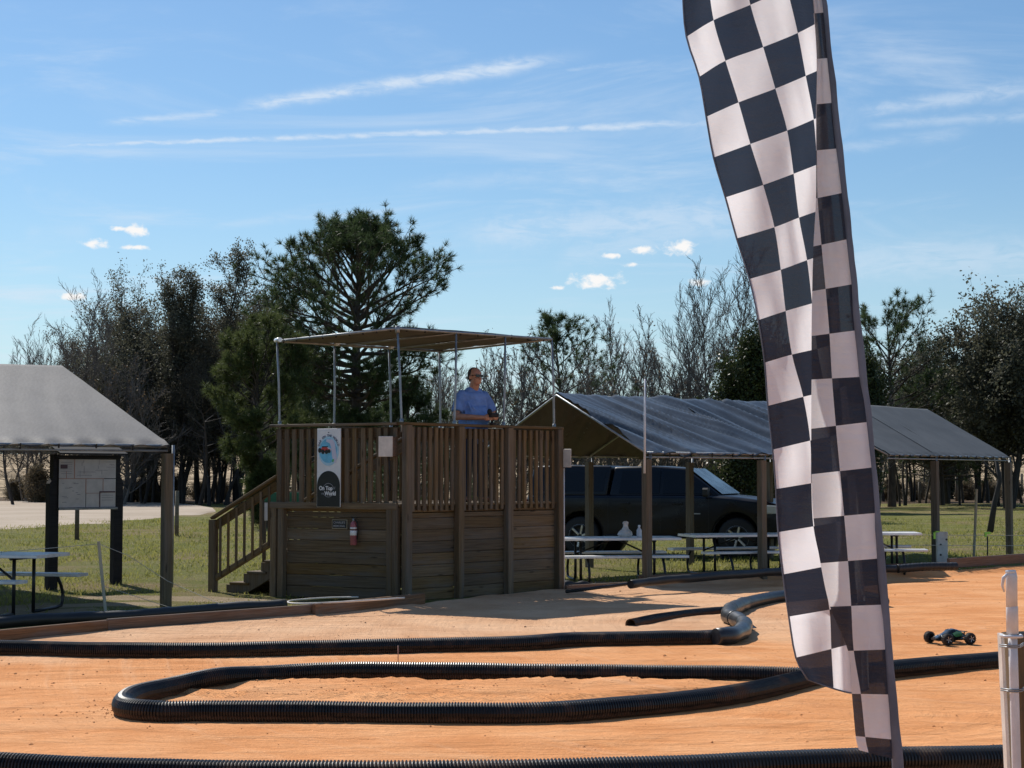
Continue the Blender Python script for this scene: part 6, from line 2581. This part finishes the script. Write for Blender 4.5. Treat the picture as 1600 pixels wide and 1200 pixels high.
# dense small-leaved oaks on the left
OK_ = 'dense dark oaks in the left wood'
oA = leafy('dark_oak', 'tallest dark oak of the left wood, with a pointed top', gpt(278, 92), hgt(380, 92), 51, 2.6, t0=.30, nb=30, stems=3, per=6, size=.065, spread=.13, upright=.8, keep=.8, group=OK_)
oB = leafy('dark_oak', 'dark oak left of the tallest one in the left wood', gpt(205, 95), hgt(440, 95) * .9, 52, 3.8, t0=.30, nb=24, stems=3, per=5, size=.065, spread=.16, upright=.5, keep=.85, group=OK_)
oC = leafy('bronze_oak', 'open crowned greyish oak between the tallest oak and the big pine', gpt(370, 96), hgt(430, 96) * .9, 53, 3.3, t0=.30, mat='leaf_brown', nb=26, stems=3, per=5, size=.065, spread=.18, upright=.5, keep=.85, group=OK_)
for px, Y, py, rz, src, lb in ((330, 101, 500, 2.0, oC, 'oak filling the gap below the tallest oak of the left wood'), (245, 104, 520, 1.1, oB, 'lower oak between the two tall oaks of the left wood'),
                               (165, 90, 520, 4.0, oB, 'lower dark oak above the left tent\'s rake'), (420, 99, 470, 3.3, oB, 'dark oak just behind the bushy bright pine'),
                               (345, 95, 560, 5.0, oC, 'open greyish oak in front of the bronze oak'),
                               (225, 89, 600, .6, oA, 'small dark oak right of the left tent\'s ridge'), (470, 100, 540, 1.9, oB, 'dark oak behind the left edge of the stand'),
                               (312, 94, 440, 1.2, oC, 'open greyish oak filling between the tallest oak and the bronze oak'), (240, 98, 450, 3.3, oC, 'open greyish oak left of the tallest oak'),
                               (405, 93, 445, 5.1, oC, 'open greyish oak touching the bushy bright pine'), (140, 97, 500, 2.2, oC, 'open greyish oak at the left side of the wood'),
                               (610, 104, 590, 2.9, oB, 'dark oak showing under the shade canopy'), (285, 90, 540, .2, oC, 'open greyish oak at the foot of the tallest oak')):
    h = hgt(py, Y)
    src_h = {oA: hgt(380, 92), oB: hgt(440, 95), oC: hgt(430, 96)}[src]
    k = .9 * h / src_h if src is oA else h / src_h * .97
    dup(src, gpt(px, Y), rz, lb, (max(k, .55) * 1.05, max(k, .55) * 1.05, k))
# right-hand oaks
OR_ = 'spreading oaks at the right edge'
oR = leafy('spreading_oak', 'big spreading dark oak at the right edge', gpt(1575, 80), hgt(450, 80) * .76, 61, 4.2, mat='leaf_oak', nb=34, stems=3, per=7, size=.085, spread=.17, upright=.45, t0=.36, group=OR_, r0=.2)
dup(oR, gpt(1690, 84), 2.0, 'big oak just beyond the right edge', 1.0)
dup(oR, gpt(1478, 92), 4.1, 'oak between the forked pine and the big spreading oak', (.85, .85, .85))
dup(oB, gpt(1530, 96), .7, 'dark oak behind the big spreading oak', .68, group=OR_)
dup(oB, gpt(1425, 100), 2.7, 'lower dark oak behind the forked pine', .62, group=OR_)
bu = leafy('evergreen_bush', 'round dark evergreen at the left edge of the flag above the tarp', gpt(1160, 60), hgt(553, 60), 71, 1.7, mat='leaf_bush', nb=40, t0=.12, per=9, size=.065, spread=.15, upright=.7, r0=.10, group='dark evergreens', n2_=9)
dup(bu, gpt(1345, 70), 2.0, 'dark evergreen hidden mostly by the flag', 1.0)
dup(bu, gpt(1225, 72), 1.0, 'dark evergreen behind the checkered cloth', 1.1)

# bare trees
BG = 'bare trees of the far tree line'
b1 = bare('bare_tree', 'tall bare tree with fine upswept twigs just left of the flag', gpt(1128, 76), hgt(408, 76), 81, 3.0, nb=24, t0=.30, group=BG, stems=2)
b2_ = bare('bare_tree', 'bare tree with several stems at the far left above the tent', gpt(118, 88), hgt(470, 88), 82, 3.0, nb=20, t0=.22, group=BG, stems=3)
b3_ = bare('bare_tree', 'medium bare tree right of the slender pine', gpt(955, 84), hgt(505, 84), 83, 2.0, nb=20, t0=.15, group=BG, stems=2, dead=.1)
b4_ = bare('bare_tree', 'tangled bare tree behind the man on the deck', gpt(800, 70), hgt(545, 70), 84, 2.2, nb=20, t0=.1, group=BG, stems=3, dead=.10, thick=1.0)
H1, H2, H3, H4 = hgt(408, 76), hgt(470, 88), hgt(505, 84), hgt(545, 70)
spots = [(1075, 84, 470, b1, 1.0, 'bare tree left of the tallest bare tree'), (1010, 80, 520, b3_, 2.0, 'bare tree above the middle of the wrinkled tarp'),
         (985, 90, 498, b1, 3.1, 'slim bare tree between the slender pine and the white pole'), (930, 92, 515, b3_, 4.0, 'bare tree just right of the slender pine trunk'),
         (845, 74, 560, b3_, .4, 'bare tree left of the slender pine'), (760, 76, 560, b3_, 5.0, 'bare tree right behind the man\'s shoulder'), (725, 68, 575, b4_, 2.2, 'bare tangle left of the man'),
         (700, 84, 560, b1, 1.4, 'bare tree seen between the canopy poles'), (665, 72, 590, b4_, 3.9, 'tangled bare tree under the canopy middle'), (1045, 74, 545, b4_, 1.2, 'tangled bare tree above the white pole tip'),
         (1100, 80, 530, b4_, 4.4, 'tangled bare tree at the foot of the tallest bare tree'), (1175, 82, 470, b1, 5.2, 'bare tree whose right side passes behind the flag'), (880, 68, 575, b4_, 5.0, 'low bare tree at the gable of the wrinkled tarp'),
         (150, 96, 480, b2_, 2.0, 'bare tree at the left side of the oaks'), (70, 98, 520, b2_, 3.7, 'low bare tree above the left tent roof'), (40, 100, 560, b2_, .9, 'faint bare tree at the far left edge'),
         (190, 86, 560, b4_, .3, 'bare brushy tree above the rake of the left tent'), (500, 92, 560, b4_, 2.8, 'bare brush behind the left canopy poles'), (580, 78, 600, b4_, 1.7, 'bare brush right of the big pine trunk'),
         (1370, 78, 560, b2_, 2.4, 'bare twiggy tree at the right side of the flag'), (430, 84, 600, b3_, 1.1, 'bare tree behind the left post of the stand'), (960, 70, 590, b4_, .8, 'low tangled bare tree behind the wrinkled tarp'),
         (815, 88, 530, b3_, 2.5, 'bare tree right of the man'), (1230, 86, 500, b3_, 3.5, 'bare tree behind the flag cloth'), (1300, 84, 520, b4_, 3.0, 'tangled bare tree behind the flag pole'), (905, 78, 560, b3_, 1.7, 'bare tree crossing the slender pine trunk'),
         (1145, 92, 540, b3_, .9, 'bare tree behind the round evergreen')]
HS = {b1: H1, b2_: H2, b3_: H3, b4_: H4}
for px, Y, py, src, rz, lb in spots:
    k = .95 * hgt(py, Y) / HS[src]
    dup(src, gpt(px, Y), rz, lb, (k * 1.05, k * 1.05, k))

# thin trunks of the tree line, one by one
TG = 'thin trunks along the tree line'
sap = []
for i in range(4):
    T = local(thing('sapling', 'thin dark sapling trunk of the tree line', 'sapling', (0, -50 - i, 0), TG))
    g = Tree(100 + i)
    g.walk(V((0, 0, -.1)), V((g.r.uniform(-.1, .1), 0, 1)), 5.2, .085, .02, 12, .05, .02, g.wood)
    k = len(g.wood)
    for j in range(3, 12):
        for _ in range(2):
            a = g.wood[j % k]
            p = V(a[3:6])
            g.walk(p, g.side(V((0, 0, 1)), g.r.uniform(.5, 1.2)), g.r.uniform(.5, 1.6), .02, .006, 5, .12, .05, g.twig)
    trk = segmesh('trunk', g.wood, M['bark_dark'], T, 6)
    segmesh('twigs', g.twig, M['bark_dark'], T, 3)
    sap.append(T)
rs = random.Random(77)
used = [False] * 4
cols = [rs.uniform(215, 440) for _ in range(34)] + [rs.uniform(0, 215) for _ in range(11)] + [rs.uniform(640, 1215) for _ in range(42)] + [rs.uniform(1345, 1600) for _ in range(22)]
cols += [430 + rs.uniform(0, 200) for _ in range(10)]


def wherelabel(px):
    if px < 90:
        return 'thin dark trunk standing before the sandy field left of the notice board'
    if px < 215:
        return 'thin dark trunk of the tree line seen past the notice board'
    if px < 262:
        return 'thin dark trunk of the tree line just left of the left tent post'
    if px < 345:
        return 'thin dark trunk of the tree line between the left tent post and the stairs'
    if px < 440:
        return 'thin dark trunk of the tree line above the stair rail'
    if px < 640:
        return 'thin dark trunk of the tree line seen through the left railing'
    if px < 878:
        return 'thin dark trunk of the tree line seen through the right railing'
    if px < 1215:
        return 'thin dark trunk of the tree line behind the truck and the wrinkled tarp'
    if px < 1462:
        return 'thin dark trunk of the tree line between the flag and the right tent'
    return 'thin dark trunk of the tree line behind the right tent post'


for i, px in enumerate(cols):
    Y = rs.uniform(84, 112)
    k = rs.randrange(4)
    sc = rs.uniform(.7, 1.35) * (.75 if px < 90 else 1)
    wsc = rs.uniform(.7, 1.5)
    if not used[k]:
        o = sap[k]
        used[k] = True
        o.location = gpt(px, Y)
        o.rotation_euler = (0, 0, rs.uniform(0, 6))
        o.scale = (wsc, wsc, sc)
        o['label'] = wherelabel(px)
    else:
        dup(sap[k], gpt(px, Y), rs.uniform(0, 6), wherelabel(px), (wsc, wsc, sc))
# leaning trunk on the grass near the right tent post
g = Tree(9)
q0 = gp(1547, 832)
q1 = at(1556, 716, q0.y)
LT = thing('leaning_trunk', 'thin leaning dark trunk between the pale stake and the right tent post', 'tree trunk', (q0.x, q0.y, 0))
B().tube([q0, q0.lerp(q1, .4) + V((.06, 0, 0)), q0.lerp(q1, .7) + V((.16, 0, 0)), q1], [.095, .075, .065, .05], 8).obj('trunk', M['bark_dark'], LT)
B().tube([q0.lerp(q1, .7) + V((.16, 0, 0)), q1 + V((-.45, .2, .1))], [.045, .02], 6).obj('limb', M['bark_dark'], LT)

# bushes and scrub under the trees
bb = leafy('scrub_bush', 'dry brown scrub bush at the foot of the tree line', gpt(60, 94), 1.5, 91, .95, mat='scrub', nb=16, t0=.05, per=5, size=.05, spread=.12, upright=.7, r0=.03, bark='bark_grey', group='scrub along the tree line', cat='bush', stems=2)
bd = leafy('dark_bush', 'dark evergreen undergrowth at the foot of the tree line', gpt(565, 98), 3.2, 92, 1.8, mat='leaf_oak', nb=18, t0=.05, per=6, size=.085, spread=.18, upright=.7, r0=.06, group='dark undergrowth of the wood', cat='bush', stems=2)
rs = random.Random(5)
areas = [('left of the notice board', 0, 85), ('behind the notice board', 85, 200), ('left of the left tent post', 200, 262), ('between the left tent post and the stairs', 262, 340),
         ('above the stair rail', 340, 430), ('seen through the left railing', 430, 632), ('seen through the right railing', 632, 875), ('behind the truck', 878, 1215),
         ('between the flag and the right tent post', 1345, 1460), ('behind the right tent', 1460, 1600)]
for nm, a, c in areas:
    n_ = max(2, int((c - a) / 30))
    for i in range(n_):
        px = a + (c - a) * (i + rs.random()) / n_
        Y = rs.uniform(93, 108)
        s_ = rs.uniform(.3, .75)
        dup(bb, gpt(px, Y), rs.uniform(0, 6), 'dry brown scrub bush ' + nm, (s_ * 1.3, s_ * 1.3, s_))
for nm, a, c in areas[5:6] + areas[9:]:
    n_ = max(1, int((c - a) / 150))
    for i in range(n_):
        px = a + (c - a) * (i + rs.random()) / n_
        Y = rs.uniform(96, 116)
        s_ = rs.uniform(.6, 1.25)
        dup(bd, gpt(px, Y), rs.uniform(0, 6), 'dark evergreen undergrowth ' + nm, s_)

# far wood on the horizon: one mass
rs2 = np.random.RandomState(4)
nfar = 60000
xx = rs2.uniform(-230, 230, nfar)
yy2 = 335 + rs2.uniform(0, 30, nfar)
hh_ = 4.5 + 3.2 * np.array([mn.noise(V((q * .05, 3, 1))) + .6 * mn.noise(V((q * .22, 5, 1))) for q in xx])
zz_ = terrain(xx, yy2) + rs2.uniform(0, 1, nfar) ** .8 * hh_
u = rs2.normal(0, 1, (nfar, 3))
u /= np.linalg.norm(u, axis=1)[:, None]
w2 = np.cross(u, rs2.normal(0, 1, (nfar, 3)))
w2 /= np.linalg.norm(w2, axis=1)[:, None]
c = np.stack([xx, yy2, zz_], -1)
v = np.stack([c - u * .55, c - w2 * .35, c + u * .55, c + w2 * .35], 1).reshape(-1, 3)
o = npmesh('far_wood', v, np.arange(nfar * 4).reshape(-1, 4), M['leaf_oak'])
tag(o, 'dark line of woods on the far side of the dry field', 'woods', kind='stuff')
for o in bpy.data.objects:
    if '_o' in o:
        del o['_o']
